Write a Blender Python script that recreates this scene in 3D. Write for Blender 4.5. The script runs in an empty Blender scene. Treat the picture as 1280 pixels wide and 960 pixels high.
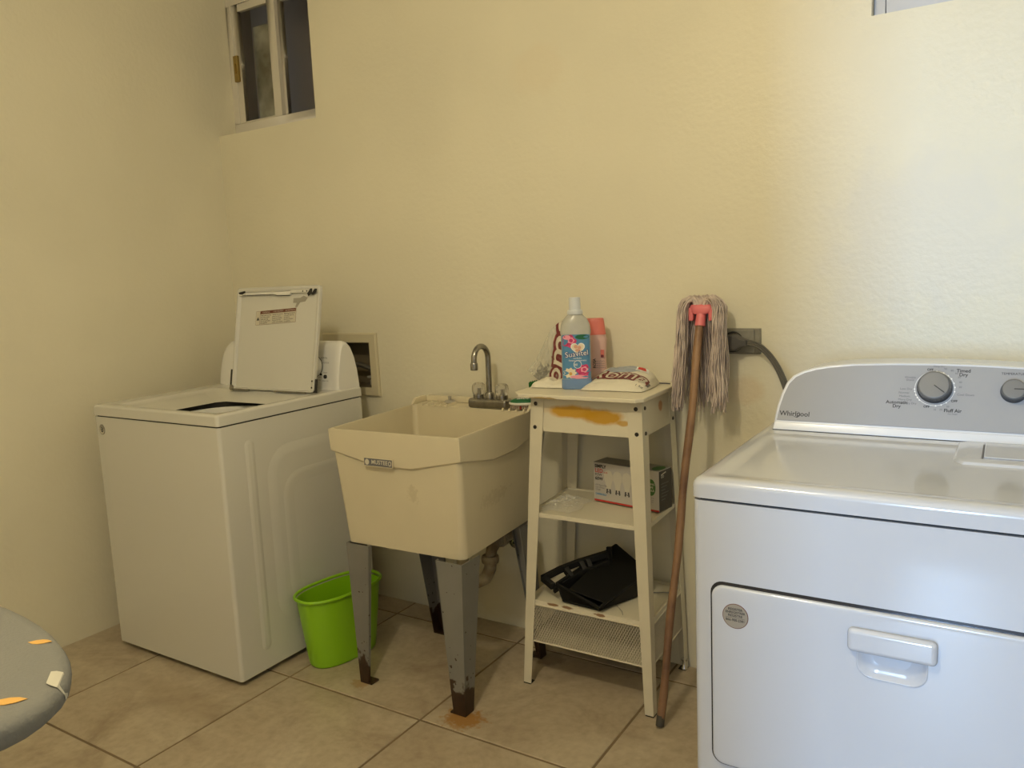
import bpy, bmesh, math, random
from mathutils import Vector, Matrix, noise
from math import sin, cos, pi, sqrt, radians
random.seed(7)
SC = bpy.context.scene
COL = SC.collection

# ------------------------------------------------------------------ camera
cd = bpy.data.cameras.new('camera'); cam = bpy.data.objects.new('camera', cd); COL.objects.link(cam)
cd.sensor_fit = 'HORIZONTAL'; cd.sensor_width = 36.0; cd.lens = 988.48 / 1280 * 36.0
cd.clip_start = 0.02
_r = Vector((0.84789313, 0.52840687, -0.04316741)); _u = Vector((-0.0362884, 0.13907442, 0.98961682)); _f = Vector((-0.52892381, 0.83752283, -0.13709528))
_m = Matrix((_r, _u, -_f)).transposed().to_4x4(); _m.translation = Vector((2.9662, -2.38056, 1.31187))
cam.matrix_world = _m
SC.camera = cam
# ------------------------------------------------------------------ world, lights, exposure
W = bpy.data.worlds.new('world'); SC.world = W; W.use_nodes = True
bg = W.node_tree.nodes['Background']; bg.inputs[0].default_value = (0.62, 0.74, 1.0, 1); bg.inputs[1].default_value = 1.0
vs = SC.view_settings; vs.view_transform = 'Standard'; vs.look = 'None'; vs.gamma = 1; vs.use_curve_mapping = False
vs.exposure = 0.0
def area(name, loc, target, sx, sy, power, col, spread=180):
    l = bpy.data.lights.new(name, 'AREA'); l.shape = 'RECTANGLE'; l.size = sx; l.size_y = sy
    l.energy = power; l.color = col; l.spread = radians(spread)
    o = bpy.data.objects.new(name, l); COL.objects.link(o); o.location = loc
    o.rotation_euler = (Vector(target) - Vector(loc)).to_track_quat('-Z', 'Y').to_euler(); return o
LAMP = (2.22, -2.12, 2.38)
area('daylight_beyond_door', (2.65, -6.0, 1.55), (2.65, 0, 1.0), 0.34, 1.5, 172, (0.42, 0.66, 1.0))
lp = bpy.data.lights.new('ceiling_lamp_light', 'POINT'); lp.energy = 48.5; lp.color = (1.0, 0.87, 0.61); lp.shadow_soft_size = 0.07
lo = bpy.data.objects.new('ceiling_lamp_light', lp); COL.objects.link(lo); lo.location = LAMP

# ------------------------------------------------------------------ materials
def mat(name, col, rough=0.5, metal=0.0, spec=None, var=0.0, vscale=8.0, bump=0.0, bscale=60.0, coat=0.0, trans=0.0, alpha=1.0, col2=None, detail=4.0):
    m = bpy.data.materials.new(name); m.use_nodes = True
    nt = m.node_tree; b = nt.nodes['Principled BSDF']
    b.inputs['Base Color'].default_value = (*col, 1); b.inputs['Roughness'].default_value = rough; b.inputs['Metallic'].default_value = metal
    if spec is not None: b.inputs['Specular IOR Level'].default_value = spec
    b.inputs['Coat Weight'].default_value = coat; b.inputs['Coat Roughness'].default_value = 0.08
    b.inputs['Transmission Weight'].default_value = trans; b.inputs['Alpha'].default_value = alpha
    tc = nt.nodes.new('ShaderNodeTexCoord')
    if var or col2:
        n = nt.nodes.new('ShaderNodeTexNoise'); n.inputs['Scale'].default_value = vscale; n.inputs['Detail'].default_value = detail
        nt.links.new(tc.outputs['Object'], n.inputs['Vector'])
        r = nt.nodes.new('ShaderNodeValToRGB')
        c2 = col2 or tuple(c * (1 - var) for c in col)
        r.color_ramp.elements[0].position = 0.35; r.color_ramp.elements[0].color = (*c2, 1)
        r.color_ramp.elements[1].position = 0.65; r.color_ramp.elements[1].color = (*col, 1)
        nt.links.new(n.outputs['Fac'], r.inputs[0]); nt.links.new(r.outputs[0], b.inputs['Base Color'])
    if bump:
        n = nt.nodes.new('ShaderNodeTexNoise'); n.inputs['Scale'].default_value = bscale; n.inputs['Detail'].default_value = 3
        nt.links.new(tc.outputs['Object'], n.inputs['Vector'])
        bp = nt.nodes.new('ShaderNodeBump'); bp.inputs['Strength'].default_value = bump; bp.inputs['Distance'].default_value = 0.004
        nt.links.new(n.outputs['Fac'], bp.inputs['Height']); nt.links.new(bp.outputs[0], b.inputs['Normal'])
    return m
def N(m, t, **kw):
    n = m.node_tree.nodes.new(t)
    for k, v in kw.items():
        if k in n.inputs: n.inputs[k].default_value = v
        else: setattr(n, k, v)
    return n
def colour_link(m):
    b = m.node_tree.nodes['Principled BSDF']; l = b.inputs['Base Color'].links
    return b, (l[0].from_socket if l else None)
def stain(m, centre, radii, col, noise_scale=30.0, amount=0.5, edge=0.25, strength=1.0):
    """mixes a blotch with its own ragged outline (world position) over the base colour"""
    nt = m.node_tree; b, src = colour_link(m); L = nt.links.new
    g = N(m, 'ShaderNodeNewGeometry')
    sub = N(m, 'ShaderNodeVectorMath', operation='SUBTRACT'); L(g.outputs['Position'], sub.inputs[0]); sub.inputs[1].default_value = centre
    dv = N(m, 'ShaderNodeVectorMath', operation='DIVIDE'); L(sub.outputs[0], dv.inputs[0]); dv.inputs[1].default_value = radii
    ln = N(m, 'ShaderNodeVectorMath', operation='LENGTH'); L(dv.outputs[0], ln.inputs[0])
    no = N(m, 'ShaderNodeTexNoise'); no.inputs['Scale'].default_value = noise_scale; no.inputs['Detail'].default_value = 5
    L(g.outputs['Position'], no.inputs['Vector'])
    ma = N(m, 'ShaderNodeMath', operation='MULTIPLY_ADD'); L(no.outputs['Fac'], ma.inputs[0]); ma.inputs[1].default_value = amount * 2; L(ln.outputs['Value'], ma.inputs[2])
    mr = N(m, 'ShaderNodeMapRange'); L(ma.outputs[0], mr.inputs[0])
    mr.inputs[1].default_value = 1 + amount + edge / 2; mr.inputs[2].default_value = 1 + amount - edge / 2; mr.inputs[3].default_value = 0; mr.inputs[4].default_value = strength
    mx = N(m, 'ShaderNodeMix', data_type='RGBA'); L(mr.outputs[0], mx.inputs[0])
    if src: L(src, mx.inputs[6])
    else: mx.inputs[6].default_value = b.inputs['Base Color'].default_value
    mx.inputs[7].default_value = (*col, 1)
    L(mx.outputs[2], b.inputs['Base Color'])

WALLC = (0.81, 0.765, 0.61)
M = {}
M['wall'] = mat('painted_plaster', WALLC, 0.42, var=0.07, vscale=1.6, bump=0.28, bscale=55, spec=0.4)
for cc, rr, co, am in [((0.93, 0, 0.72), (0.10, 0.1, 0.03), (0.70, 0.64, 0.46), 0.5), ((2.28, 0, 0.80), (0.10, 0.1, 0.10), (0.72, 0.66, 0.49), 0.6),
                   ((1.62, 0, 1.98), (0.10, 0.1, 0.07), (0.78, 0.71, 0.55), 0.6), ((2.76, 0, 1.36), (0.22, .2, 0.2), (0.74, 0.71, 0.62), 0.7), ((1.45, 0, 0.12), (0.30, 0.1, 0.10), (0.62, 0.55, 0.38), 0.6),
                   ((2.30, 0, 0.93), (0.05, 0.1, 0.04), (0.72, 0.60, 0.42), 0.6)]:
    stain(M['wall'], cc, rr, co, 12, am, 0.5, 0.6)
M['ceiling'] = mat('ceiling_paint', (0.78, 0.72, 0.55), 0.7, bump=0.1)
M['grout'] = mat('grout', (0.25, 0.185, 0.115), 0.9, var=0.3, vscale=6, bump=0.3)
def tile_material():
    m = mat('ceramic_tile', (0.46, 0.395, 0.30), 0.33, spec=0.4)
    nt = m.node_tree; L = nt.links.new; b = nt.nodes['Principled BSDF']
    g = N(m, 'ShaderNodeNewGeometry'); oi = N(m, 'ShaderNodeObjectInfo')
    ad = N(m, 'ShaderNodeVectorMath', operation='ADD'); L(g.outputs['Position'], ad.inputs[0]); L(oi.outputs['Random'], ad.inputs[1])
    sc = N(m, 'ShaderNodeVectorMath', operation='MULTIPLY'); L(ad.outputs[0], sc.inputs[0]); sc.inputs[1].default_value = (1.0, 1.0, 1.0)
    n = N(m, 'ShaderNodeTexNoise'); n.inputs['Scale'].default_value = 3.2; n.inputs['Detail'].default_value = 9; n.inputs['Roughness'].default_value = 0.68; n.inputs['Distortion'].default_value = 1.4
    L(sc.outputs[0], n.inputs['Vector'])
    r = N(m, 'ShaderNodeValToRGB'); e = r.color_ramp.elements
    e[0].position = 0.30; e[0].color = (0.36, 0.285, 0.20, 1); e[1].position = 0.66; e[1].color = (0.55, 0.475, 0.355, 1)
    e2 = r.color_ramp.elements.new(0.47); e2.color = (0.46, 0.385, 0.28, 1)
    L(n.outputs['Fac'], r.inputs[0])
    n2 = N(m, 'ShaderNodeTexNoise'); n2.inputs['Scale'].default_value = 38; n2.inputs['Detail'].default_value = 5; L(g.outputs['Position'], n2.inputs['Vector'])
    mx = N(m, 'ShaderNodeMix', data_type='RGBA', blend_type='MULTIPLY'); mx.inputs[0].default_value = 0.35
    L(r.outputs[0], mx.inputs[6]); r2 = N(m, 'ShaderNodeValToRGB'); r2.color_ramp.elements[0].position = 0.3; r2.color_ramp.elements[0].color = (0.6, 0.55, 0.5, 1); r2.color_ramp.elements[1].position = 0.6
    L(n2.outputs['Fac'], r2.inputs[0]); L(r2.outputs[0], mx.inputs[7]); L(mx.outputs[2], b.inputs['Base Color'])
    bp = N(m, 'ShaderNodeBump'); bp.inputs['Strength'].default_value = 0.12; bp.inputs['Distance'].default_value = 0.003; L(n.outputs['Fac'], bp.inputs['Height']); L(bp.outputs[0], b.inputs['Normal'])
    stain(m, (1.625, -0.61, 0.012), (0.062, 0.05, 0.05), (0.36, 0.17, 0.03), 55, 1.2, 0.5, 0.85)
    stain(m, (1.20, -0.60, 0.012), (0.030, 0.026, 0.05), (0.34, 0.18, 0.05), 60, 1.1, 0.5, 0.55)
    stain(m, (0.75, -0.95, 0.012), (0.25, 0.06, 0.05), (0.33, 0.255, 0.165), 8, 0.8, 0.6, 0.45)
    stain(m, (1.66, -0.17, 0.012), (0.06, 0.05, 0.05), (0.16, 0.12, 0.08), 30, 0.7, 0.4, 0.6)
    return m
M['tile'] = tile_material()
M['appl'] = mat('white_enamel', (0.66, 0.65, 0.60), 0.16, spec=0.5, coat=0.3)
M['appl_dry'] = mat('glossy_white_enamel', (0.57, 0.595, 0.65), 0.13, spec=0.5, coat=0.4)
M['white_dry'] = mat('bright_white_plastic', (0.74, 0.76, 0.80), 0.2)
M['sticker'] = mat('grey_sticker', (0.33, 0.30, 0.25), 0.45)
M['appl_pl'] = mat('white_plastic', (0.80, 0.79, 0.76), 0.25)
M['gap'] = mat('dark_gap', (0.03, 0.028, 0.025), 0.8)
M['drum_dark'] = mat('drum_painted_shade', (0.035, 0.033, 0.03), 0.6)  # near-black paints in the shade below the tub mouth
M['drum'] = mat('basket_white', (0.80, 0.79, 0.74), 0.3)
M['silver'] = mat('silver_panel', (0.36, 0.365, 0.38), 0.5, spec=0.2)
M['knob'] = mat('satin_grey_knob', (0.17, 0.175, 0.18), 0.45, metal=0.2)
M['knob_dark'] = mat('dark_chrome', (0.06, 0.06, 0.065), 0.18, metal=0.6)
M['chrome'] = mat('chrome', (0.8, 0.8, 0.8), 0.12, metal=1.0)
M['metal_dull'] = mat('dulled_chrome', (0.36, 0.345, 0.31), 0.26, metal=0.9, var=0.25, vscale=40)
M['ink'] = mat('black_ink', (0.02, 0.02, 0.022), 0.5)
M['ink_grey'] = mat('grey_ink', (0.14, 0.14, 0.15), 0.5)
M['ink_white'] = mat('white_ink', (0.86, 0.86, 0.84), 0.5)
M['label'] = mat('label_paper', (0.62, 0.58, 0.48), 0.5)
M['label_brown'] = mat('label_brown', (0.16, 0.05, 0.03), 0.5)
M['tub'] = mat('cream_polypropylene', (0.70, 0.63, 0.46), 0.38, var=0.05, vscale=5, bump=0.05, bscale=180)
stain(M['tub'], (1.45, -0.58, 0.66), (0.02, 0.02, 0.03), (0.42, 0.36, 0.22), 90, 1.1, 0.3, 0.3)
stain(M['tub'], (1.63, -0.35, 0.62), (0.03, 0.10, 0.03), (0.45, 0.38, 0.24), 90, 1.1, 0.3, 0.3)
M['leg_grey'] = mat('grey_painted_steel', (0.205, 0.20, 0.185), 0.42, var=0.1, vscale=12)
def rusty_leg():
    m = M['leg_grey']; nt = m.node_tree; L = nt.links.new; b, src = colour_link(m)
    g = N(m, 'ShaderNodeNewGeometry'); sp = N(m, 'ShaderNodeSeparateXYZ'); L(g.outputs['Position'], sp.inputs[0])
    n = N(m, 'ShaderNodeTexNoise'); n.inputs['Scale'].default_value = 22; n.inputs['Detail'].default_value = 3; L(g.outputs['Position'], n.inputs['Vector'])
    ma = N(m, 'ShaderNodeMath', operation='MULTIPLY_ADD'); L(n.outputs['Fac'], ma.inputs[0]); ma.inputs[1].default_value = -0.16; L(sp.outputs[2], ma.inputs[2])
    mr = N(m, 'ShaderNodeMapRange'); L(ma.outputs[0], mr.inputs[0]); mr.inputs[1].default_value = 0.012; mr.inputs[2].default_value = 0.002; mr.inputs[3].default_value = 0; mr.inputs[4].default_value = 1
    n3 = N(m, 'ShaderNodeTexNoise'); n3.inputs['Scale'].default_value = 75; n3.inputs['Detail'].default_value = 1; L(g.outputs['Position'], n3.inputs['Vector'])
    # paint chips, denser near the foot
    ch = N(m, 'ShaderNodeMath', operation='MULTIPLY_ADD'); L(sp.outputs[2], ch.inputs[0]); ch.inputs[1].default_value = -0.22; L(n3.outputs['Fac'], ch.inputs[2])
    cr = N(m, 'ShaderNodeMapRange'); L(ch.outputs[0], cr.inputs[0]); cr.inputs[1].default_value = 0.665; cr.inputs[2].default_value = 0.685
    mxx = N(m, 'ShaderNodeMath', operation='MAXIMUM'); L(mr.outputs[0], mxx.inputs[0]); L(cr.outputs[0], mxx.inputs[1])
    r = N(m, 'ShaderNodeValToRGB'); L(n.outputs['Fac'], r.inputs[0]); r.color_ramp.elements[0].color = (0.012, 0.007, 0.004, 1); r.color_ramp.elements[1].color = (0.055, 0.024, 0.011, 1)
    mx = N(m, 'ShaderNodeMix', data_type='RGBA'); L(mxx.outputs[0], mx.inputs[0]); L(src, mx.inputs[6]); L(r.outputs[0], mx.inputs[7]); L(mx.outputs[2], b.inputs['Base Color'])
rusty_leg()
M['shelf'] = mat('cream_painted_steel', (0.72, 0.67, 0.53), 0.36, var=0.05, vscale=10)
M['shelf_edge'] = mat('chipped_cream_steel', (0.74, 0.69, 0.55), 0.4)
for cx, cy, cz in [(1.79, -0.3365, 0.282), (1.95, -0.3365, 0.280), (1.84, -0.3365, 0.282)]:
    stain(M['shelf_edge'], (cx, cy, cz), (0.022, 0.006, 0.005), (0.22, 0.10, 0.03), 60, 0.7, 0.3, 0.9)
stain(M['shelf_edge'], (1.80, -0.36, 0.94), (0.05, 0.03, 0.006), (0.40, 0.25, 0.05), 60, 0.7, 0.3, 0.8)
M['apron'] = mat('stained_cream_steel', (0.72, 0.67, 0.53), 0.36)
stain(M['apron'], (1.875, -0.32, 0.897), (0.085, 0.08, 0.019), (0.62, 0.33, 0.015), 26, 0.35, 0.5, 0.95)
stain(M['apron'], (1.965, -0.32, 0.888), (0.065, 0.08, 0.022), (0.55, 0.29, 0.012), 26, 0.4, 0.5, 0.95)
stain(M['apron'], (2.035, -0.32, 0.872), (0.018, 0.06, 0.008), (0.55, 0.30, 0.02), 50, 0.4, 0.5, 0.8)
stain(M['apron'], (2.10, -0.15, 0.90), (0.06, 0.018, 0.016), (0.50, 0.20, 0.05), 60, 0.3, 0.4, 0.85)
M['mesh'] = mat('white_wire_mesh', (0.66, 0.60, 0.48), 0.5)
M['bolt'] = mat('bolt_black', (0.04, 0.035, 0.03), 0.4, metal=0.5)
M['lime'] = mat('lime_plastic', (0.27, 0.56, 0.012), 0.32)
M['wood'] = mat('mop_wood', (0.34, 0.20, 0.11), 0.38, col2=(0.17, 0.09, 0.055), vscale=9, bump=0.2, bscale=40)
M['pink'] = mat('pink_plastic', (0.80, 0.20, 0.22), 0.4)
M['yarn'] = mat('mop_yarn', (0.72, 0.62, 0.56), 0.9, col2=(0.46, 0.38, 0.35), vscale=22)
M['plate'] = mat('galvanised_plate', (0.30, 0.29, 0.25), 0.45, metal=0.4, var=0.2, vscale=30)
M['plug'] = mat('grey_rubber', (0.085, 0.08, 0.075), 0.55)
M['cord'] = mat('grey_cord', (0.10, 0.095, 0.085), 0.5)
M['alu'] = mat('white_aluminium', (0.70, 0.66, 0.58), 0.4)
M['alu_cool'] = mat('pale_aluminium', (0.55, 0.56, 0.60), 0.45)
M['brass'] = mat('brass_latch', (0.34, 0.24, 0.07), 0.4, metal=0.5)
M['outside'] = mat('sky_block_brown', (0.55, 0.46, 0.32), 0.9)
M['plank'] = mat('weathered_board', (0.80, 0.80, 0.66), 0.8, col2=(0.36, 0.34, 0.25), vscale=9)
M['iron_cloth'] = mat('grey_board_cover', (0.20, 0.20, 0.185), 0.85, bump=0.25, bscale=300, var=0.08, vscale=5)
M['orange'] = mat('orange_print', (0.66, 0.38, 0.10), 0.85)
M['palepatch'] = mat('pale_patch', (0.52, 0.50, 0.42), 0.8)
M['blackpl'] = mat('black_plastic', (0.005, 0.005, 0.005), 0.55, spec=0.3)
M['cardw'] = mat('printed_card_white', (0.52, 0.49, 0.45), 0.5)
M['cardg'] = mat('printed_card_grey', (0.27, 0.255, 0.22), 0.5)
M['cardb'] = mat('printed_card_black', (0.02, 0.018, 0.018), 0.35)
M['red'] = mat('red_ink', (0.55, 0.04, 0.03), 0.5)
M['green_ink'] = mat('green_ink', (0.05, 0.16, 0.035), 0.5)
M['green'] = mat('green_plastic', (0.01, 0.13, 0.05), 0.4)
M['bristle'] = mat('green_bristle', (0.015, 0.16, 0.02), 0.8)
M['bristle_w'] = mat('pale_bristle', (0.60, 0.50, 0.40), 0.8)
M['white'] = mat('white_plastic_handle', (0.78, 0.76, 0.68), 0.35)
M['sbody'] = mat('cloudy_bottle', (0.52, 0.52, 0.48), 0.25, var=0.1, vscale=20)
M['sblue'] = mat('blue_liquid', (0.17, 0.28, 0.50), 0.25)
M['slabel'] = mat('blue_label', (0.09, 0.26, 0.48), 0.3)
M['magenta'] = mat('magenta_petal', (0.68, 0.06, 0.22), 0.4, col2=(0.42, 0.02, 0.10), vscale=120)
M['pinkpetal'] = mat('pink_petal', (0.85, 0.35, 0.45), 0.4)
M['creampetal'] = mat('cream_petal', (0.80, 0.72, 0.55), 0.4)
M['navy'] = mat('navy_ink', (0.03, 0.05, 0.22), 0.4)
M['skin'] = mat('peach_ink', (0.72, 0.40, 0.28), 0.4)
M['cap'] = mat('pale_blue_cap', (0.66, 0.70, 0.76), 0.3)
M['palepink'] = mat('pale_pink_bottle', (0.72, 0.48, 0.44), 0.3)
M['coral'] = mat('coral_cap', (0.75, 0.20, 0.16), 0.35)
M['powder'] = mat('white_bag', (0.78, 0.74, 0.62), 0.35, bump=0.5, bscale=90)
M['maroon'] = mat('maroon_ink', (0.17, 0.025, 0.03), 0.35)
M['bluegrey'] = mat('bluegrey_print', (0.36, 0.40, 0.46), 0.35)
M['pvc'] = mat('dirty_pvc', (0.50, 0.44, 0.32), 0.45, col2=(0.17, 0.12, 0.07), vscale=14)
M['boxcream'] = mat('cream_utility_box', (0.62, 0.56, 0.40), 0.45)
M['boxdark'] = mat('utility_box_inside', (0.16, 0.13, 0.08), 0.7)
M['hose'] = mat('grey_hose', (0.07, 0.065, 0.055), 0.5)
M['hose_g'] = mat('pale_valve', (0.36, 0.34, 0.29), 0.5)
M['sponge'] = mat('coloured_wrap', (0.45, 0.12, 0.05), 0.5, col2=(0.10, 0.22, 0.08), vscale=70)
def film(name, alpha=0.18, col=(0.85, 0.85, 0.82)):
    m = mat(name, col, 0.12, spec=0.8, alpha=alpha, bump=0.6, bscale=45); return m
M['film'] = film('clear_film', 0.22)
M['film2'] = film('clear_bag_film', 0.42, (0.66, 0.65, 0.58))
M['glass'] = mat('window_glass', (0.9, 0.9, 0.9), 0.04, trans=1.0); M['glass'].node_tree.nodes['Principled BSDF'].inputs['IOR'].default_value = 1.06
M['frost'] = mat('frosted_pane', (0.55, 0.57, 0.62), 0.5)
M['acrylic'] = mat('clear_acrylic', (0.85, 0.83, 0.78), 0.06, trans=0.85); M['acrylic'].node_tree.nodes['Principled BSDF'].inputs['IOR'].default_value = 1.3
M['globe'] = mat('lamp_globe', (0.9, 0.85, 0.7), 0.4)
_e = M['globe'].node_tree.nodes['Principled BSDF']; _e.inputs['Emission Color'].default_value = (1, 0.80, 0.46, 1); _e.inputs['Emission Strength'].default_value = 6

# ------------------------------------------------------------------ mesh builder
class B:
    def __init__(s): s.v = []; s.f = []; s.m = []; s.sm = []; s.mats = []
    def mi(s, k):
        if k not in s.mats: s.mats.append(k)
        return s.mats.index(k)
    def add(s, vs, fs, k, smooth=False, fn=None):
        o = len(s.v); mi = s.mi(k)
        s.v += [tuple(fn(Vector(p))) if fn else tuple(p) for p in vs]
        for f in fs: s.f.append([i + o for i in f]); s.m.append(mi); s.sm.append(smooth)
        return s
    def hexa(s, p, k):   # 8 corners: bottom 4 ccw, top 4 ccw
        return s.add(p, [(3, 2, 1, 0), (4, 5, 6, 7), (0, 1, 5, 4), (1, 2, 6, 5), (2, 3, 7, 6), (3, 0, 4, 7)], k)
    def box(s, x0, x1, y0, y1, z0, z1, k, fn=None):
        p = [(x0, y0, z0), (x1, y0, z0), (x1, y1, z0), (x0, y1, z0), (x0, y0, z1), (x1, y0, z1), (x1, y1, z1), (x0, y1, z1)]
        if fn: p = [fn(Vector(q)) for q in p]
        return s.hexa(p, k)
    def rbox(s, x0, x1, y0, y1, z0, z1, k, r=0.01, seg=3, fn=None, axes='xyz'):
        bm = bmesh.new(); bmesh.ops.create_cube(bm, size=1.0)
        for v in bm.verts: v.co = Vector(((x0 + x1) / 2 + v.co.x * (x1 - x0), (y0 + y1) / 2 + v.co.y * (y1 - y0), (z0 + z1) / 2 + v.co.z * (z1 - z0)))
        es = []
        for e in bm.edges:
            d = (e.verts[0].co - e.verts[1].co); a = 'xyz'[max(range(3), key=lambda i: abs(d[i]))]
            if a in axes: es.append(e)
        bmesh.ops.bevel(bm, geom=es, offset=r, segments=seg, affect='EDGES', profile=0.5)
        bm.verts.index_update()
        s.add([v.co.copy() for v in bm.verts], [[v.index for v in f.verts] for f in bm.faces], k, True, fn); bm.free(); return s
    def loft(s, rings, k, caps=(True, True), smooth=True, closed=True, fn=None):
        n = len(rings[0]); vs = [p for r in rings for p in r]; fs = []
        for i in range(len(rings) - 1):
            for j in range(n if closed else n - 1):
                a = i * n + j; b = i * n + (j + 1) % n; fs.append((a, b, b + n, a + n))
        s.add(vs, fs, k, smooth, fn)
        if caps[0]: s.add(rings[0], [tuple(range(n))[::-1]], k, False, fn)
        if caps[1]: s.add(rings[-1], [tuple(range(n))], k, False, fn)
        return s
    def tube(s, pts, r, k, n=10, caps=True, flat=1.0):
        pts = [Vector(p) for p in pts]; rings = []; up = None
        for i, p in enumerate(pts):
            t = (pts[min(i + 1, len(pts) - 1)] - pts[max(i - 1, 0)]).normalized()
            if up is None: up = t.orthogonal().normalized() if flat == 1.0 else Vector((0, 1, 0))
            up = (up - t * up.dot(t)).normalized(); b = t.cross(up)
            rr = r[i] if isinstance(r, (list, tuple)) else r
            rings.append([p + (up * cos(2 * pi * j / n) * flat + b * sin(2 * pi * j / n)) * rr for j in range(n)])
        return s.loft(rings, k, (caps, caps))
    def lathe(s, prof, c, k, n=24, axis=(0, 0, 1), caps=(True, True), fn=None, smooth=True):
        a = Vector(axis).normalized(); u = a.orthogonal().normalized(); w = a.cross(u); c = Vector(c)
        rings = [[c + a * h + (u * cos(2 * pi * j / n) + w * sin(2 * pi * j / n)) * r for j in range(n)] for r, h in prof]
        return s.loft(rings, k, caps, fn=fn, smooth=smooth)
    def prism(s, pts, fr, d0, d1, k, fn=None, smooth=False):
        """pts 2D in frame fr=(O,u,v,n), from depth d0 to d1 along n"""
        O, u, v, n = fr
        a = [O + u * x + v * y + n * d0 for x, y in pts]; b = [O + u * x + v * y + n * d1 for x, y in pts]
        s.loft([a, b], k, (True, True), smooth, fn=fn); return s
    def text(s, body, size, fr, x, y, k, d=0.0006, align='CENTER', fn=None, sub=0, shear=0.0, bold=0.0, rot=0.0):
        vs, fs = text_geo(body, align, shear, bold)
        if sub: vs, fs = subdiv(vs, fs, sub / size)
        cr, sr = cos(rot), sin(rot); O, u, v, n = fr if fr else (None,) * 4; out = []
        for p in vs:
            a, b = p[0] * size, p[1] * size; a, b = a * cr - b * sr + x, a * sr + b * cr + y
            out.append(fn(a, b, d) if fn else O + u * a + v * b + n * d)
        return s.add(out, fs, k)
    def build(s, name, parent=None, bevel=0, seg=2, autosmooth=True, extra=None):
        me = bpy.data.meshes.new(name); off = Vector((0, 0, 0)); q = parent
        if q is not None:
            off = q.get('_w', None); off = Vector(off) if off is not None else Vector((0, 0, 0))
        me.from_pydata([tuple(Vector(p) - off) for p in s.v], [], s.f); me.update()
        for k in s.mats: me.materials.append(M[k])
        me.polygons.foreach_set('material_index', s.m); me.polygons.foreach_set('use_smooth', s.sm)
        bm = bmesh.new(); bm.from_mesh(me); bmesh.ops.remove_doubles(bm, verts=bm.verts, dist=1e-5); bmesh.ops.recalc_face_normals(bm, faces=bm.faces)
        if len(s.f) < 20000 and not bevel:
            for e in bm.edges:
                if len(e.link_faces) == 2 and e.calc_face_angle(0) > radians(65): e.smooth = False
        bm.to_mesh(me); bm.free()
        o = bpy.data.objects.new(name, me); COL.objects.link(o)
        if parent is not None: o.parent = parent; o['_w'] = tuple(off)
        if bevel:
            md = o.modifiers.new('bevel', 'BEVEL'); md.width = bevel; md.segments = seg; md.limit_method = 'ANGLE'; md.angle_limit = radians(35)
            for p in me.polygons: p.use_smooth = True
            md.harden_normals = False
        if len(me.polygons) < 60000 and any(s.sm) or bevel:
            wn = o.modifiers.new('weighted', 'WEIGHTED_NORMAL'); wn.mode = 'FACE_AREA'; wn.weight = 100; wn.keep_sharp = True; wn.thresh = 0.01
        if extra: extra(o)
        return o
_tc = {}
def text_geo(body, align, shear, bold):
    key = (body, align, shear, bold)
    if key in _tc: return _tc[key]
    cu = bpy.data.curves.new('lettering', 'FONT'); cu.body = body; cu.align_x = align; cu.align_y = 'CENTER'; cu.size = 1; cu.shear = shear; cu.offset = bold; cu.resolution_u = 3
    ob = bpy.data.objects.new('lettering', cu); COL.objects.link(ob)
    dg = bpy.context.evaluated_depsgraph_get(); me = bpy.data.meshes.new_from_object(ob.evaluated_get(dg))
    r = ([v.co.copy() for v in me.vertices], [tuple(p.vertices) for p in me.polygons])
    bpy.data.objects.remove(ob); bpy.data.curves.remove(cu); bpy.data.meshes.remove(me); _tc[key] = r; return r
def subdiv(vs, fs, L):
    bm = bmesh.new(); bv = [bm.verts.new(p) for p in vs]
    for f in fs:
        try: bm.faces.new([bv[i] for i in f])
        except ValueError: pass
    bmesh.ops.remove_doubles(bm, verts=bm.verts, dist=1e-5)
    for _ in range(5):
        es = [e for e in bm.edges if e.calc_length() > L]
        if not es: break
        bmesh.ops.subdivide_edges(bm, edges=es, cuts=1); bmesh.ops.triangulate(bm, faces=[f for f in bm.faces if len(f.verts) > 4])
    bm.verts.index_update(); r = ([v.co.copy() for v in bm.verts], [[v.index for v in f.verts] for f in bm.faces]); bm.free(); return r
def thing(name, label, cat, loc, group=None):
    o = bpy.data.objects.new(name, None); COL.objects.link(o); o.location = loc; o.empty_display_size = 0.1
    o['label'] = label; o['category'] = cat; o['_w'] = tuple(loc)
    if group: o['group'] = group
    return o
def tag(o, label, cat, group=None):
    o['label'] = label; o['category'] = cat
    if group: o['group'] = group
    return o
def struct(o): o['kind'] = 'structure'; return o
def V(*a): return Vector(a)
def frame(O, u, v):
    u = Vector(u).normalized(); v = Vector(v); v = (v - u * v.dot(u)).normalized(); return (Vector(O), u, v, u.cross(v))
XZ = lambda O: (Vector(O), V(1, 0, 0), V(0, 0, 1), V(0, -1, 0))     # faces -y
XY = lambda O: (Vector(O), V(1, 0, 0), V(0, 1, 0), V(0, 0, 1))
YZ = lambda O: (Vector(O), V(0, 1, 0), V(0, 0, 1), V(1, 0, 0))      # faces +x
def ell(cx, cy, a, b, n=32, p=2.0):
    out = []
    for i in range(n):
        t = 2 * pi * i / n; c, s_ = cos(t), sin(t)
        out.append((cx + a * math.copysign(abs(c) ** (2 / p), c), cy + b * math.copysign(abs(s_) ** (2 / p), s_)))
    return out
def rrect(x0, x1, y0, y1, r, n=5):
    out = []
    for cx, cy, a0 in ((x1 - r, y1 - r, 0), (x0 + r, y1 - r, 90), (x0 + r, y0 + r, 180), (x1 - r, y0 + r, 270)):
        for i in range(n + 1):
            a = radians(a0 + 90 * i / n); out.append((cx + r * cos(a), cy + r * sin(a)))
    return out
def lerp(a, b, t): return a + (b - a) * t

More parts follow.
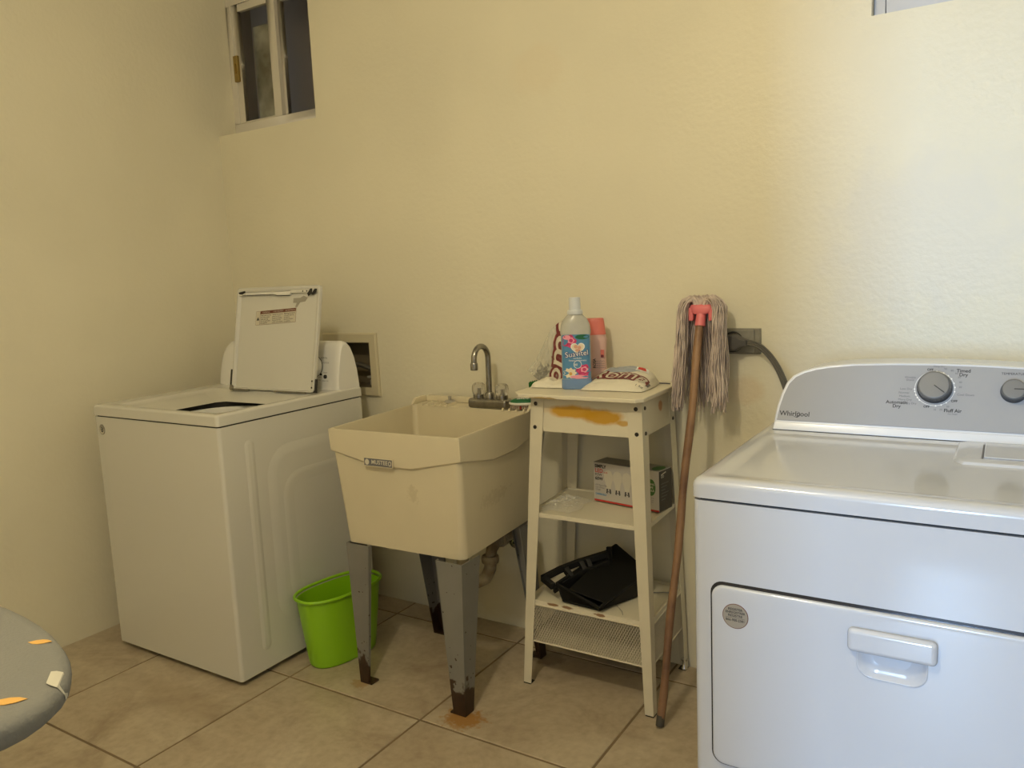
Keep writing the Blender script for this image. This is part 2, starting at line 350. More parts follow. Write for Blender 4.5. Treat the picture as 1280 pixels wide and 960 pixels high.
# ------------------------------------------------------------------ room shell
RX, RY, RZ = 3.95, -3.2, 2.72
def wall_holes(b, x0, x1, z0, z1, holes, P, depth, k):
    """wall surface in a 2D frame; P(a,h,d) -> point, d=0 the room face, d=depth the back"""
    xs = sorted({x0, x1} | {h[0] for h in holes} | {h[1] for h in holes}); zs = sorted({z0, z1} | {h[2] for h in holes} | {h[3] for h in holes})
    for i in range(len(xs) - 1):
        for j in range(len(zs) - 1):
            a, c, d, e = xs[i], xs[i + 1], zs[j], zs[j + 1]; mx, mz = (a + c) / 2, (d + e) / 2
            if any(h[0] < mx < h[1] and h[2] < mz < h[3] for h in holes): continue
            for dd in (0, depth): b.add([P(a, d, dd), P(c, d, dd), P(c, e, dd), P(a, e, dd)], [(0, 1, 2, 3)], k)
    for h in holes + [(x0, x1, z0, z1)]:
        a, c, d, e = h
        for p, q in (((a, d), (c, d)), ((c, d), (c, e)), ((c, e), (a, e)), ((a, e), (a, d))):
            b.add([P(*p, 0), P(*q, 0), P(*q, depth), P(*p, depth)], [(0, 1, 2, 3)], k)
WIN1 = (0.0, 0.592, 1.966, 2.575); WIN2 = (2.632, 3.30, 1.945, 2.55); UBOX = (0.583, 0.803, 0.885, 1.067)
b = B(); wall_holes(b, -0.16, RX + 0.16, -0.02, RZ, [WIN1, WIN2, UBOX], lambda a, h, d: (a, d, h), 0.16, 'wall'); struct(b.build('wall_back'))
b = B(); b.box(-0.16, 0, RY - 0.16, 0.0, -0.02, RZ, 'wall'); struct(b.build('wall_left'))
b = B(); b.box(RX, RX + 0.16, RY - 0.16, 0.0, -0.02, RZ, 'wall'); struct(b.build('wall_right'))
b = B(); wall_holes(b, 0, RX, -0.02, RZ, [(2.60, 3.45, -0.02, 2.1)], lambda a, h, d: (a, RY - d, h), 0.16, 'wall'); struct(b.build('wall_front'))
b = B(); b.box(-0.16, RX + 0.16, RY - 0.16, 0.16, RZ, RZ + 0.12, 'ceiling'); struct(b.build('ceiling'))
# floor: grout bed with one object per tile
b = B(); b.box(-0.16, RX + 0.16, RY - 0.16, 0.16, -0.12, -0.0025, 'grout'); fl = struct(b.build('floor')); fl['_w'] = (0, 0, 0)
TS, TX, TY, G = 0.5593, 0.9515 - 2 * 0.5593, -1.2358 - 4 * 0.5593, 0.0042
for i in range(0, 9):
    for j in range(0, 7):
        x0, x1 = max(TX + i * TS + G, 0.002), min(TX + (i + 1) * TS - G, RX - 0.002); y0, y1 = max(TY + j * TS + G, RY + 0.002), min(TY + (j + 1) * TS - G, -0.003)
        if x1 - x0 < 0.02 or y1 - y0 < 0.02: continue
        b = B(); e = 0.0018
        b.loft([[(x0, y0, -0.008), (x1, y0, -0.008), (x1, y1, -0.008), (x0, y1, -0.008)], [(x0, y0, -0.0015), (x1, y0, -0.0015), (x1, y1, -0.0015), (x0, y1, -0.0015)],
                [(x0 + e, y0 + e, 0), (x1 - e, y0 + e, 0), (x1 - e, y1 - e, 0), (x0 + e, y1 - e, 0)]], 'tile', smooth=False)
        b.build('tile', fl)
# ground outside the doorway
b = B(); b.box(-2, 8, -9, RY - 0.16, -0.12, -0.01, 'grout'); struct(b.build('trim_1'))

# windows
def window1():
    w = bpy.data.objects.new('window_1', None); COL.objects.link(w); w.location = (0, 0.1, 1.966); w['_w'] = (0, 0.1, 1.966); struct(w)
    x0, x1, z0, z1 = WIN1; Y = 0.092
    b = B(); fr = XZ((0, Y, 0))
    for r in ((x0 + 0.001, x1 - 0.001, z0 + 0.0005, z0 + 0.062), (x0 + 0.001, x1 - 0.001, z1 - 0.05, z1 - 0.001), (x0 + 0.001, 0.034, z0 + 0.062, z1 - 0.05), (x1 - 0.034, x1 - 0.001, z0 + 0.062, z1 - 0.05)):
        b.box(r[0], r[1], Y, Y + 0.055, r[2], r[3], 'alu')
    b.build('window_frame', w, bevel=0.002)
    for (a, c, y) in ((0.030, 0.300, Y + 0.004), (0.270, 0.562, Y + 0.026)):
        b = B(); za, zb = z0 + 0.055, z1 - 0.045; s1 = 0.04 if a < 0.1 else 0.045; 
        b.box(a, a + s1, y, y + 0.02, za, zb, 'alu'); b.box(c - 0.045, c, y, y + 0.02, za, zb, 'alu')
        b.box(a + s1, c - 0.045, y, y + 0.02, za, za + 0.014, 'alu'); b.box(a + s1, c - 0.045, y, y + 0.02, zb - 0.035, zb, 'alu')
        s = b.build('sash', w, bevel=0.0015)
        b = B(); b.box(a + s1 - 0.004, c - 0.041, y + 0.008, y + 0.012, za + 0.01, zb - 0.03, 'glass'); b.build('pane', s)
    b = B(); b.rbox(0.030, 0.058, Y - 0.008, Y + 0.006, 2.205, 2.315, 'brass', 0.003); b.box(0.038, 0.048, Y - 0.013, Y - 0.006, 2.24, 2.28, 'brass'); o = b.build('latch', w); o['label'] = 'brass sliding latch'
window1()
b = B(); b.box(-0.3, 1.0, 0.46, 0.5, 1.7, 2.9, 'outside'); b.box(-0.3, -0.26, 0.16, 0.46, 1.7, 2.9, 'outside'); b.box(0.96, 1.0, 0.16, 0.46, 1.7, 2.9, 'outside'); b.box(-0.3, 1, 0.161, 0.46, 1.70, 1.74, 'outside'); b.box(-0.3, 1, 0.161, 0.46, 2.66, 2.9, 'outside')
struct(b.build('sky_block_box'))  # added box behind the left window, keeps sky light out
b = B(); b.rbox(0.043, 0.170, 0.20, 0.222, 1.74, 2.46, 'plank', 0.003); tag(b.build('weathered_board'), 'pale weathered board standing outside behind the left window pane', 'board')
def window2():
    w = bpy.data.objects.new('window_2', None); COL.objects.link(w); w.location = (2.632, 0.05, 1.945); w['_w'] = (2.632, 0.05, 1.945); struct(w)
    x0, x1, z0, z1 = WIN2; Y = 0.035
    b = B(); b.box(x0 + 0.001, x0 + 0.03, Y, Y + 0.05, z0 + 0.0005, z1 - 0.001, 'alu_cool'); b.box(x1 - 0.03, x1 - 0.001, Y, Y + 0.05, z0 + 0.0005, z1 - 0.001, 'alu_cool')
    b.box(x0 + 0.03, x1 - 0.03, Y, Y + 0.05, z0 + 0.0005, z0 + 0.05, 'alu_cool'); b.box(x0 + 0.03, x1 - 0.03, Y, Y + 0.05, z1 - 0.04, z1 - 0.001, 'alu_cool')
    b.build('window_frame', w, bevel=0.002)
    b = B(); b.box(x0 + 0.03, x1 - 0.03, Y + 0.02, Y + 0.026, z0 + 0.05, z1 - 0.04, 'frost'); b.build('pane', w)
window2()

# recessed utility box in the wall behind the washer
ub = thing('utility_outlet_box', 'cream recessed utility box in the wall behind the washing machine', 'wall box', (0.69, 0, 0.86))
b = B(); P = XZ((0, 0, 0))
outer = [(0.546, 0.850), (0.842, 0.850), (0.838, 1.105), (0.546, 1.105)]; inner = [(0.583, 0.885), (0.803, 0.885), (0.803, 1.067), (0.583, 1.067)]
def ring(pts, d): return [V(x, -d, z) for x, z in pts]
b.loft([ring(outer, 0.0008), ring(outer, 0.010), ring([(x + (0.006 if x < .7 else -0.006), z + (0.006 if z < .95 else -0.006)) for x, z in outer], 0.013), ring(inner, 0.013)], 'boxcream', (False, False), smooth=False)
b.build('frame', ub)
b = B(); rr = [(0.5835, 0.8855), (0.8025, 0.8855), (0.8025, 1.0665), (0.5835, 1.0665)]
b.loft([ring(rr, 0.013), ring(rr, -0.085)], 'boxdark', (False, True), smooth=False); b.build('recess', ub)
b = B(); b.tube([(0.62, 0.05, 0.93), (0.66, 0.03, 0.965), (0.72, 0.015, 0.975), (0.77, 0.03, 0.955), (0.79, 0.06, 0.93)], 0.010, 'hose', 10); b.build('hose', ub)
b = B(); b.lathe([(0.016, 0), (0.016, 0.02), (0.011, 0.022), (0.011, 0.05)], (0.765, 0.045, 0.888), 'hose_g', 14); b.rbox(0.74, 0.79, 0.03, 0.06, 0.915, 0.925, 'hose_g', 0.003); b.build('valve', ub)

# ------------------------------------------------------------------ washing machine
def washer():
    t = thing('washing_machine', 'white top-loading washing machine with its lid open in the left corner', 'washing machine', (0.53, -0.475, 0))
    x0, x1, y0, y1 = 0.188, 0.873, -0.807, -0.146
    b = B(); b.loft([[V(p[0], p[1], z) for p in rrect(x0 + g, x1 - g, y0 + g, y1 - g, 0.012, 6)] for z, g in ((0.02, 0), (0.872, 0), (0.872, 0.002), (0.40, 0.002))], 'appl', (True, False)); 
    # pressed relief on the right side
    def pad(ya, yb, za, zb, r, depth, slope=0.02, taper=0.0):
        def rg(i, d): return [V(x1 + d, lerp(p[0], (ya + yb) / 2, 0), p[1]) for p in rrect(ya + i, yb - i, za + i, zb - i, max(r - i, 0.004), 6)]
        b.loft([rg(0, -0.0005), rg(slope * 0.3, depth * 0.25), rg(slope * 0.7, depth * 0.85), rg(slope, depth)], 'appl', (False, True))
    pad(-0.715, -0.672, 0.085, 0.815, 0.02, 0.0025, 0.015)
    pad(-0.635, -0.165, 0.13, 0.775, 0.11, 0.0035, 0.04)
    def rg2(i, d): return [V(x1 + 0.0035 + d, p[0], p[1]) for p in rrect(-0.575 + i, -0.205 - i, 0.19 + i, 0.675 - i, 0.09 - i, 6)]
    b.loft([rg2(0, -0.0005), rg2(0.012, 0.0016), rg2(0.024, 0.0016), rg2(0.05, 0.0001)], 'appl', (False, True))
    b.build('cabinet', t)
    b = B(); b.loft([[V(p[0], p[1], z) for p in rrect(x0 + g, x1 - g, y0 + g, y1 - g, 0.012, 6)] for z, g in ((0.868, 0.005), (0.884, 0.005), (0.884, 0.008), (0.868, 0.008))], 'gap', (False, False), smooth=False); b.build('seam', t); b = B(); b.box(x0 + 0.02, x1 - 0.02, y0 + 0.02, y1 - 0.02, 0.016, 0.022, 'gap'); b.build('base_gap_shade', t)  # lower slab: dark colour stands in for shade under the cabinet
    for fx, fy in ((x0 + 0.05, y0 + 0.05), (x1 - 0.05, y0 + 0.05), (x0 + 0.05, y1 - 0.05), (x1 - 0.05, y1 - 0.05)):
        b = B(); b.lathe([(0.02, 0.0005), (0.022, 0.006), (0.010, 0.01), (0.010, 0.021)], (fx, fy, 0), 'gap', 14); b.build('foot', t)
    # top deck: outer shell, opening and sloping recess down to the tub mouth
    b = B(); Z = 0.914; n = 8
    def rr_(i, z, r): return [V(p[0], p[1], z) for p in rrect(x0 - 0.002 + i, x1 + 0.002 - i, y0 - 0.003 + i, y1 + 0.001 - i, r, n)]
    oa = rrect(0.262, 0.846, -0.780, -0.352, 0.03, n)
    ob_ = rrect(0.272, 0.836, -0.770, -0.362, 0.03, n)
    oc = rrect(0.285, 0.826, -0.758, -0.372, 0.04, n)
    N4 = len(oa)
    circ = []
    for i in range(N4):   # circle vertices at angles matching the rounded rectangle's
        px, py = oc[i]; a = math.atan2((py + 0.565) / 0.196, (px - 0.572) / 0.26); circ.append((0.572 + 0.190 * cos(a), -0.565 + 0.182 * sin(a)))
    R = [rr_(0, 0.877, 0.012), rr_(0, Z - 0.009, 0.012), rr_(0.003, Z - 0.003, 0.012), rr_(0.009, Z, 0.014), [V(x, y, Z) for x, y in oa], [V(x, y, Z - 0.004) for x, y in ob_], [V(x, y, Z - 0.014) for x, y in oc],
         [V(lerp(x, u, 0.6), lerp(y, v, 0.6), Z - 0.028) for (x, y), (u, v) in zip(oc, circ)], [V(x, y, Z - 0.036) for x, y in circ]]
    b.loft(R, 'appl', (False, False))
    b.build('top_deck', t)
    b = B(); c = V(0.572, -0.565, 0)
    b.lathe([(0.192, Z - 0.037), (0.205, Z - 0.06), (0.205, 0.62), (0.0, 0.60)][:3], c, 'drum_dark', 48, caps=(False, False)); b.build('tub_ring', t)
    b = B(); b.lathe([(0.199, Z - 0.063), (0.192, Z - 0.057), (0.182, Z - 0.0555), (0.176, Z - 0.062), (0.176, Z - 0.10), (0.172, 0.60), (0.05, 0.59), (0.045, 0.66), (0.02, 0.68)], c, 'drum', 48, caps=(False, True)); b.build('basket', t)
    # control console
    b = B(); prof = [(-0.268, 0.912), (-0.264, 0.96), (-0.256, 1.01), (-0.246, 1.055), (-0.238, 1.078), (-0.222, 1.094), (-0.203, 1.092), (-0.184, 1.073), (-0.167, 1.035), (-0.155, 0.985), (-0.149, 0.94), (-0.147, 0.912)]
    def pr(x, f, g=0.0): return [V(x, lerp(y, -0.205, g), 0.912 + (z - 0.912) * f) for y, z in prof]
    b.loft([pr(0.186, 0.45, 0.25), pr(0.189, 0.60, 0.12), pr(0.196, 0.73, 0.05), pr(0.209, 0.85, 0.02), pr(0.228, 0.94, 0), pr(0.25, 0.98), pr(0.28, 1), pr(0.842, 1), pr(0.855, 0.99, 0.01), pr(0.864, 0.965, 0.04), pr(0.868, 0.92, 0.10)], 'appl_pl', (True, True))
    c_ = b.build('console', t)
    O = V(0.53, -0.2685, 0.915); v_ = V(0, 0.018, 0.13).normalized(); fr = (O, V(1, 0, 0), v_, V(1, 0, 0).cross(v_)); 
    b = B(); b.lathe([(0.040, 0.003), (0.040, 0.006), (0.034, 0.010), (0.033, 0.024), (0.029, 0.027)], fr[0] + fr[1] * 0.218 + fr[2] * 0.085, 'appl_pl', 32, axis=fr[3]); b.lathe([(0.0405, 0.001), (0.0405, 0.0045), (0.037, 0.006)], fr[0] + fr[1] * 0.218 + fr[2] * 0.085, 'knob_dark', 32, axis=fr[3]); b.build('dial', t)
    b = B(); b.lathe([(0.0075, 0.001), (0.0075, 0.006), (0.005, 0.0075)], fr[0] + fr[1] * 0.275 + fr[2] * 0.048, 'knob_dark', 18, axis=fr[3]); b.build('start_button', t)
    b = B()
    for tx, x, y, s in (('NORMAL', 0.268, 0.118, 0.008), ('DELICATE', 0.276, 0.10, 0.008), ('START', 0.275, 0.062, 0.007), ('HOLD 3 SEC', 0.277, 0.032, 0.006), ('RINSE', 0.248, 0.045, 0.006), ('SPIN', 0.248, 0.034, 0.006)):
        b.text(tx, s, fr, x, y, 'ink_grey', d=0.0045)
    b.lathe([(0.004, 0.0015), (0.004, 0.005)], fr[0] + fr[1] * 0.252 + fr[2] * 0.056, 'knob_dark', 12, axis=fr[3])
    b.build('panel_lettering', c_)
    # open lid: pan with folded rims, seen from below
    A = V(0.400, -0.372, 0.918); u = V(1, 0.02, 0).normalized(); v = V(-0.002, 0.065, 0.385).normalized(); fr = frame(A, u, v)
    LW, LH = 0.440, 0.392; nrm = fr[3]
    lid = B()
    def q(x, y, d): 
        x2 = x + 0.012 * (y / LH)
        return fr[0] + fr[1] * x2 + fr[2] * y + nrm * d
    o1 = rrect(0, LW, 0, LH, 0.014, 4); o2 = rrect(0.011, LW - 0.011, 0.004, LH - 0.016, 0.012, 4); o3 = rrect(0.017, LW - 0.017, 0.006, LH - 0.021, 0.010, 4)
    lid.loft([[q(x, y, -0.016) for x, y in rrect(0.004, LW - 0.004, 0.004, LH - 0.004, 0.012, 4)], [q(x, y, -0.012) for x, y in o1], [q(x, y, 0.001) for x, y in o1], [q(x, y, 0.003) for x, y in rrect(0.003, LW - 0.003, 0.001, LH - 0.003, 0.012, 4)], [q(x, y, 0.003) for x, y in o2], [q(x, y, -0.007) for x, y in o3]], 'appl', (True, True))
    L = lid.build('lid', t)
    # folded lip along the top with chipped brackets, hinges and label
    b = B()
    fq = lambda p: q(p.x, p.y, p.z)
    b.box(0.03, 0.215, LH - 0.0285, LH - 0.020, -0.006, 0.0015, 'drum', fn=fq); b.box(0.215, 0.29, LH - 0.032, LH - 0.020, -0.006, 0.0015, 'drum', fn=fq); b.box(0.29, 0.405, LH - 0.026, LH - 0.0155, -0.006, 0.0025, 'appl', fn=fq)
    b.box(0.013, 0.05, LH - 0.032, LH - 0.019, -0.006, 0.0022, 'appl', fn=fq)
    for cx in (0.375, 0.355): b.lathe([(0.003, 0.0028), (0.003, 0.0034)], (cx, LH - 0.021, 0), 'gap', 10, fn=fq)
    b.build('lip', L)
    b = B()
    for pts in ([(0.030, LH - 0.0305), (0.20, LH - 0.0305), (0.225, LH - 0.036), (0.29, LH - 0.036), (0.29, LH - 0.0335), (0.225, LH - 0.0335), (0.20, LH - 0.0285), (0.030, LH - 0.0285)],
                [(0.378, LH - 0.030), (0.392, LH - 0.012), (0.402, LH - 0.012), (0.402, LH - 0.028), (0.414, LH - 0.013), (0.427, LH - 0.014), (0.422, LH - 0.026), (0.408, LH - 0.036), (0.396, LH - 0.032), (0.385, LH - 0.040)],
                [(0.008, LH - 0.018), (0.045, LH - 0.012), (0.048, LH - 0.018), (0.03, LH - 0.026), (0.014, LH - 0.024)]):
        b.prism([(p[0], p[1]) for p in pts], (V(0, 0, 0), V(1, 0, 0), V(0, 1, 0), V(0, 0, 1)), 0.0022, 0.0032, 'gap' if len(pts) != 8 else 'gap', fn=fq)
    b.prism([(0.300, LH - 0.062), (0.300, LH - 0.044), (0.335, LH - 0.044), (0.352, LH - 0.036), (0.372, LH - 0.044), (0.362, LH - 0.058), (0.335, LH - 0.060), (0.322, LH - 0.078), (0.312, LH - 0.078), (0.318, LH - 0.062)], (V(0, 0, 0), V(1, 0, 0), V(0, 1, 0), V(0, 0, 1)), -0.0069, -0.0062, 'hose_g', fn=fq)
    b.build('chipped_edge', L)
    for hx, zz in ((-0.004, 0.05), (LW + 0.002, 0.0)):
        b = B()
        if hx < 0: b.box(hx - 0.002, 0.004, 0.004, 0.075, -0.012, 0.0035, 'gap', fn=fq); b.lathe([(0.012, -0.004), (0.012, 0.004)], (0.004, 0.003, 0), 'metal_dull', 14, fn=fq); b.box(0.0, 0.10, -0.004, 0.0, -0.004, 0.004, 'metal_dull', fn=fq)
        else: b.box(LW - 0.006, LW + 0.004, 0.0, 0.05, -0.014, -0.003, 'gap', fn=fq); b.box(LW - 0.20, LW - 0.04, -0.004, 0.001, -0.004, 0.004, 'metal_dull', fn=fq)
        b.build('hinge', L)
    b = B()
    for hy in (0.018, 0.042): b.lathe([(0.0035, 0.003), (0.0035, 0.0042)], (LW - 0.008, hy, 0), 'gap', 10, fn=fq)
    b.build('screw_holes', L)
    # warning label
    b = B(); lx0, lx1, ly0, ly1 = 0.105, 0.318, 0.247, 0.300; d = -0.0066
    O2 = V(0, 0, 0)
    def qq(a, c, dd):
        k = 0.055; return q(a, c + (a - lx0) * k, d + dd)
    f2 = lambda p: qq(p.x, p.y, p.z)
    b.box(lx0, lx1, ly0, ly1, -0.0002, 0.0002, 'label_brown', fn=f2); b.box(lx0 + 0.001, lx1 - 0.001, ly0 + 0.001, ly1 - 0.001, 0.0002, 0.0004, 'label', fn=f2)
    b.box(lx0 + 0.024, lx1 - 0.002, ly1 - 0.012, ly1 - 0.001, 0.0004, 0.0006, 'label_brown', fn=f2)
    b.box(lx0 + 0.0225, lx0 + 0.0235, ly0 + 0.002, ly1 - 0.002, 0.0004, 0.0006, 'label_brown', fn=f2)
    FR0 = (O2, V(1, 0, 0), V(0, 1, 0), V(0, 0, 1))
    b.prism([(lx0 + 0.004, ly0 + 0.018), (lx0 + 0.019, ly0 + 0.018), (lx0 + 0.013, ly0 + 0.031)], FR0, 0.0004, 0.0006, 'ink', fn=f2)
    b.text('WARNING', 0.0085, FR0, lx0 + 0.055, ly1 - 0.0065, 'label', d=0.0008, fn=qq); b.text('AVERTISSEMENT', 0.0075, FR0, lx0 + 0.12, ly1 - 0.0065, 'label', d=0.0008, fn=qq); b.text('ADVERTENCIA', 0.0075, FR0, lx0 + 0.182, ly1 - 0.0065, 'label', d=0.0008, fn=qq)
    rows = (('Keep hands and feet', 'Garder les mains et', 'Mantenga las manos'), ('out of the washer', 'pieds hors de la', 'y los pies fuera de'), ('when spinning.', 'laveuse en marche.', 'la lavadora.'), ('Do not wash items', 'Ne pas laver des', 'No lave articulos'), ('with gasoline.', 'articles avec essence.', 'con gasolina.'))
    for i, row in enumerate(rows):
        for j, s in enumerate(row): b.text(s, 0.0068, FR0, lx0 + 0.027 + j * 0.0625, ly1 - 0.0175 - i * 0.0072, 'ink', d=0.0006, fn=qq, align='LEFT', bold=0.01)
    o = b.build('warning_label', L); o['label'] = 'printed warning label in three columns'
    # round emblem sticker on the front
    b = B(); fr = XZ((0.231, y0 - 0.0005, 0.826)); b.prism(ell(0, 0, 0.0165, 0.0185, 28), fr, 0, 0.0006, 'ink'); b.prism(ell(0, 0, 0.0150, 0.0170, 28), fr, 0.0006, 0.0008, 'label')
    b.prism(ell(0, 0, 0.0085, 0.010, 20), fr, 0.0008, 0.0010, 'ink'); b.text('S', 0.016, fr, 0, 0, 'label', d=0.0013, bold=0.03)
    for i in range(10):
        a = radians(20 + 14 * i); b.box(0.231 + 0.012 * cos(a) - 0.0013, 0.231 + 0.012 * cos(a) + 0.0013, y0 - 0.0016, y0 - 0.0012, 0.826 + 0.0135 * sin(a) - 0.0013, 0.826 + 0.0135 * sin(a) + 0.0013, 'ink')
    b.build('round_emblem', t)
washer()

# ------------------------------------------------------------------ dryer
def dryer():
    t = thing('clothes_dryer', 'glossy white clothes dryer with silver control panel at the right', 'dryer', (2.83, -0.61, 0))
    x0, x1, y0, y1 = 2.464, 3.201, -0.960, -0.255; cx = (x0 + x1) / 2
    b = B(); b.rbox(x0 + 0.002, x1 - 0.002, y0, y1, 0.02, 0.871, 'appl_dry', 0.014, 7, axes='z'); cab = b.build('cabinet', t)
    b = B(); b.box(x0 + 0.015, x1 - 0.015, y0 + 0.008, y1, 0.868, 0.880, 'gap'); b.build('seam', t)
    for fx, fy in ((x0 + 0.05, y0 + 0.05), (x1 - 0.05, y0 + 0.05), (x0 + 0.05, y1 - 0.05), (x1 - 0.05, y1 - 0.05)):
        b = B(); b.lathe([(0.02, 0.0005), (0.022, 0.006), (0.010, 0.01), (0.010, 0.021)], (fx, fy, 0), 'gap', 14); b.build('foot', t)
    # top with rolled edge and a shallow pressed field
    b = B(); n = 6
    def R(i, z, r=0.02, j=None): 
        j = i if j is None else j
        return [V(p[0], p[1], z) for p in rrect(x0 - 0.001 + i, x1 + 0.001 - i, y0 - 0.003 + i, y1 + 0.0 - j, r, n)]
    b.loft([R(0, 0.8765), R(0, 0.8995), R(0.002, 0.906), R(0.006, 0.911), R(0.013, 0.914), R(0.020, 0.9145), R(0.034, 0.9145, 0.02, 0.25), R(0.042, 0.9115, 0.02, 0.255), R(0.060, 0.9110, 0.02, 0.27)], 'appl_dry', (True, True))
    b.build('top_panel', t)
    # lint screen cover on the deck
    b = B(); pts = lambda g, z: [V(x, y, z) for x, y in [(2.880 + g, -0.475), (2.905 + g, -0.560 - 0), (2.885 + g * 1.0, -0.648 + g), (2.90 + g, -0.662 + g), (3.15, -0.662 + g), (3.15, -0.475)]]
    pts = lambda g, z: [V(x, y, z) for x, y in [(2.884 + g, -0.475), (2.884 + g, -0.640 + g * 0.5), (2.900 + g, -0.662 + g), (3.150, -0.662 + g), (3.150, -0.475)]]
    b.loft([pts(0, 0.9105), pts(0.004, 0.916), pts(0.022, 0.9185), pts(0.024, 0.9185)], 'appl_dry', (False, True), smooth=False); lc = b.build('lint_screen_cover', t, bevel=0.0015)
    b = B(); b.rbox(2.936, 3.14, -0.628, -0.50, 0.9187, 0.9215, 'appl_dry', 0.0015, 2); b.box(2.932, 2.9355, -0.634, -0.50, 0.9186, 0.9191, 'ink_grey'); b.rbox(3.005, 3.12, -0.585, -0.555, 0.9216, 0.9222, 'hose_g', 0.0003, 1); b.build('lint_lid', lc)
    # console
    O = V(x0 + 0.028, -0.462, 0.9145); v = V(0, 0.064, 0.152).normalized(); fr = frame(O, (1, 0, 0), v); W2 = (x1 - x0) / 2 - 0.028
    half = [(0, 0), (0.001, 0.026), (0.005, 0.060), (0.012, 0.092), (0.022, 0.120), (0.036, 0.138), (0.056, 0.150), (0.082, 0.159), (0.118, 0.166), (0.170, 0.172), (0.25, 0.1755), (W2, 0.177)]
    out = half + [(2 * W2 - x, y) for x, y in half[-2::-1]]
    def off(i, vmin=0.0):
        r = []
        for x, y in out:
            dx = x - W2; r.append((W2 + dx * (1 - i / W2), max(y * (1 - i / 0.177), vmin)))
        return r
    F = lambda pts, d: [fr[0] + fr[1] * x + fr[2] * y + fr[3] * d for x, y in pts]
    def back(pts, yy, s): return [V(lerp(O.x + W2, O.x + x, s), yy, O.z + (y * 0.92) * s) for x, y in pts]
    b = B(); b.loft([back(out, -0.262, 0.90), back(out, -0.29, 0.98), F(out, -0.010), F(off(0.0015), -0.003), F(off(0.005), 0.0), F(off(0.0075, 0.0), -0.0012)], 'white_dry', (True, True)); con = b.build('console', t)
    ins = off(0.0085); pnl = [(x, y) for x, y in ins if y > 0.0]
    vb = 0.024
    pan = [(ins[0][0] + 0.0005, vb)] + [p for p in ins if p[1] > vb + 0.004] + [(ins[-1][0] - 0.0005, vb)]
    b = B(); b.prism(pan, fr, -0.0008, 0.0012, 'silver'); sp = b.build('control_panel', t)
    b = B(); b.prism([(0.002, 0.0), (2 * W2 - 0.002, 0.0), (2 * W2 - 0.004, 0.019), (0.004, 0.019)], fr, -0.002, 0.003, 'white_dry'); b.build('console_band', t, bevel=0.002)
    b = B(); b.box(x0 + 0.03, x1 - 0.03, -0.4655, -0.40, 0.9128, 0.9155, 'gap'); b.build('console_seam', t)
    # dials
    def dial(px, py, r, ang, nm):
        c = fr[0] + fr[1] * px + fr[2] * py
        b = B(); b.lathe([(r * 1.10, 0.001), (r * 1.08, 0.006), (r * 1.02, 0.009), (r, 0.020), (r * 0.95, 0.024)], c, 'knob_dark', 40, axis=fr[3]); k = b.build(nm, t)
        b = B(); b.lathe([(r * 0.99, 0.0205), (r * 0.96, 0.0245), (r * 0.90, 0.0262), (r * 0.86, 0.0265)], c, 'knob', 40, axis=fr[3], caps=(False, False)); b.lathe([(r * 0.90, 0.0262), (r * 0.5, 0.0264), (0.0005, 0.0265)], c, 'knob', 40, axis=fr[3], caps=(False, True), smooth=False); b.build('cap', k)
        d = fr[1] * cos(ang) + fr[2] * sin(ang); e = fr[3].cross(d); b = B()
        b.hexa([c + d * r * a + e * s * 0.0009 + fr[3] * h for h in (0.0266, 0.0274) for a, s in ((0.02, -1), (0.82, -1), (0.82, 1), (0.02, 1))], 'ink'); b.build('pointer', k)
    KX, KY = 0.3415, 0.117
    dial(KX, KY, 0.0325, radians(-38), 'timer_dial'); dial(0.490, 0.114, 0.0225, 0.0, 'temperature_dial')
    b = B()
    for i in range(64):   # thin pale ring
        a = 2 * pi * i / 64; a2 = 2 * pi * (i + 1) / 64
        b.add([fr[0] + fr[1] * (KX + rr * cos(q)) + fr[2] * (KY - 0.002 + rr * sin(q)) + fr[3] * 0.0015 for rr, q in ((0.0385, a), (0.0395, a), (0.0395, a2), (0.0385, a2))], [(0, 1, 2, 3)], 'ink_white')
    for a in (86, 66, 50, 36, 20, 6, -8, -52, -68, -84, 192, 204, 214, 224, 184):
        a = radians(a); b.lathe([(0.0017, 0.0012), (0.0017, 0.0018)], fr[0] + fr[1] * (KX + 0.0395 * cos(a)) + fr[2] * (KY - 0.002 + 0.0395 * sin(a)), 'ink_white', 8, axis=fr[3])
    T = lambda s, x, y, sz, k='ink', al='CENTER', bo=0.0: b.text(s, sz, fr, x, y, k, d=0.0016, align=al, bold=bo)
    T('Automatic', 0.268, 0.080, 0.0105, bo=0.02); T('Dry', 0.268, 0.071, 0.0105, bo=0.02)
    T('Timed', 0.396, 0.157, 0.0105, bo=0.02); T('Dry', 0.396, 0.148, 0.0105, bo=0.02)
    T('Fluff Air', 0.379, 0.066, 0.0105, bo=0.02); T('no heat', 0.379, 0.059, 0.006, 'ink_grey')
    T('OFF', 0.331, 0.158, 0.007, bo=0.03); T('OFF', 0.381, 0.088, 0.007, bo=0.03); T('OFF', 0.328, 0.073, 0.007, bo=0.03)
    T('Damp Dry', 0.348, 0.166, 0.005, 'ink_grey')
    for s, x, y in (('90', 0.361, 0.1605), ('80', 0.374, 0.157), ('60', 0.383, 0.151), ('50', 0.3885, 0.142), ('40', 0.391, 0.131), ('20', 0.391, 0.120), ('10', 0.344, 0.067), ('20', 0.356, 0.0675), ('30', 0.369, 0.075)): T(s, x, y, 0.006, 'ink_grey')
    for s, x, y in (('Wrinkle', 0.292, 0.139), ('Shield', 0.292, 0.133), ('Less Dry', 0.285, 0.112), ('Normal', 0.281, 0.103), ('Medium', 0.283, 0.095), ('More Dry', 0.284, 0.087), ('Very Dry', 0.295, 0.079), ('Cool Down', 0.402, 0.103)): T(s, x, y, 0.0068, 'ink_grey')
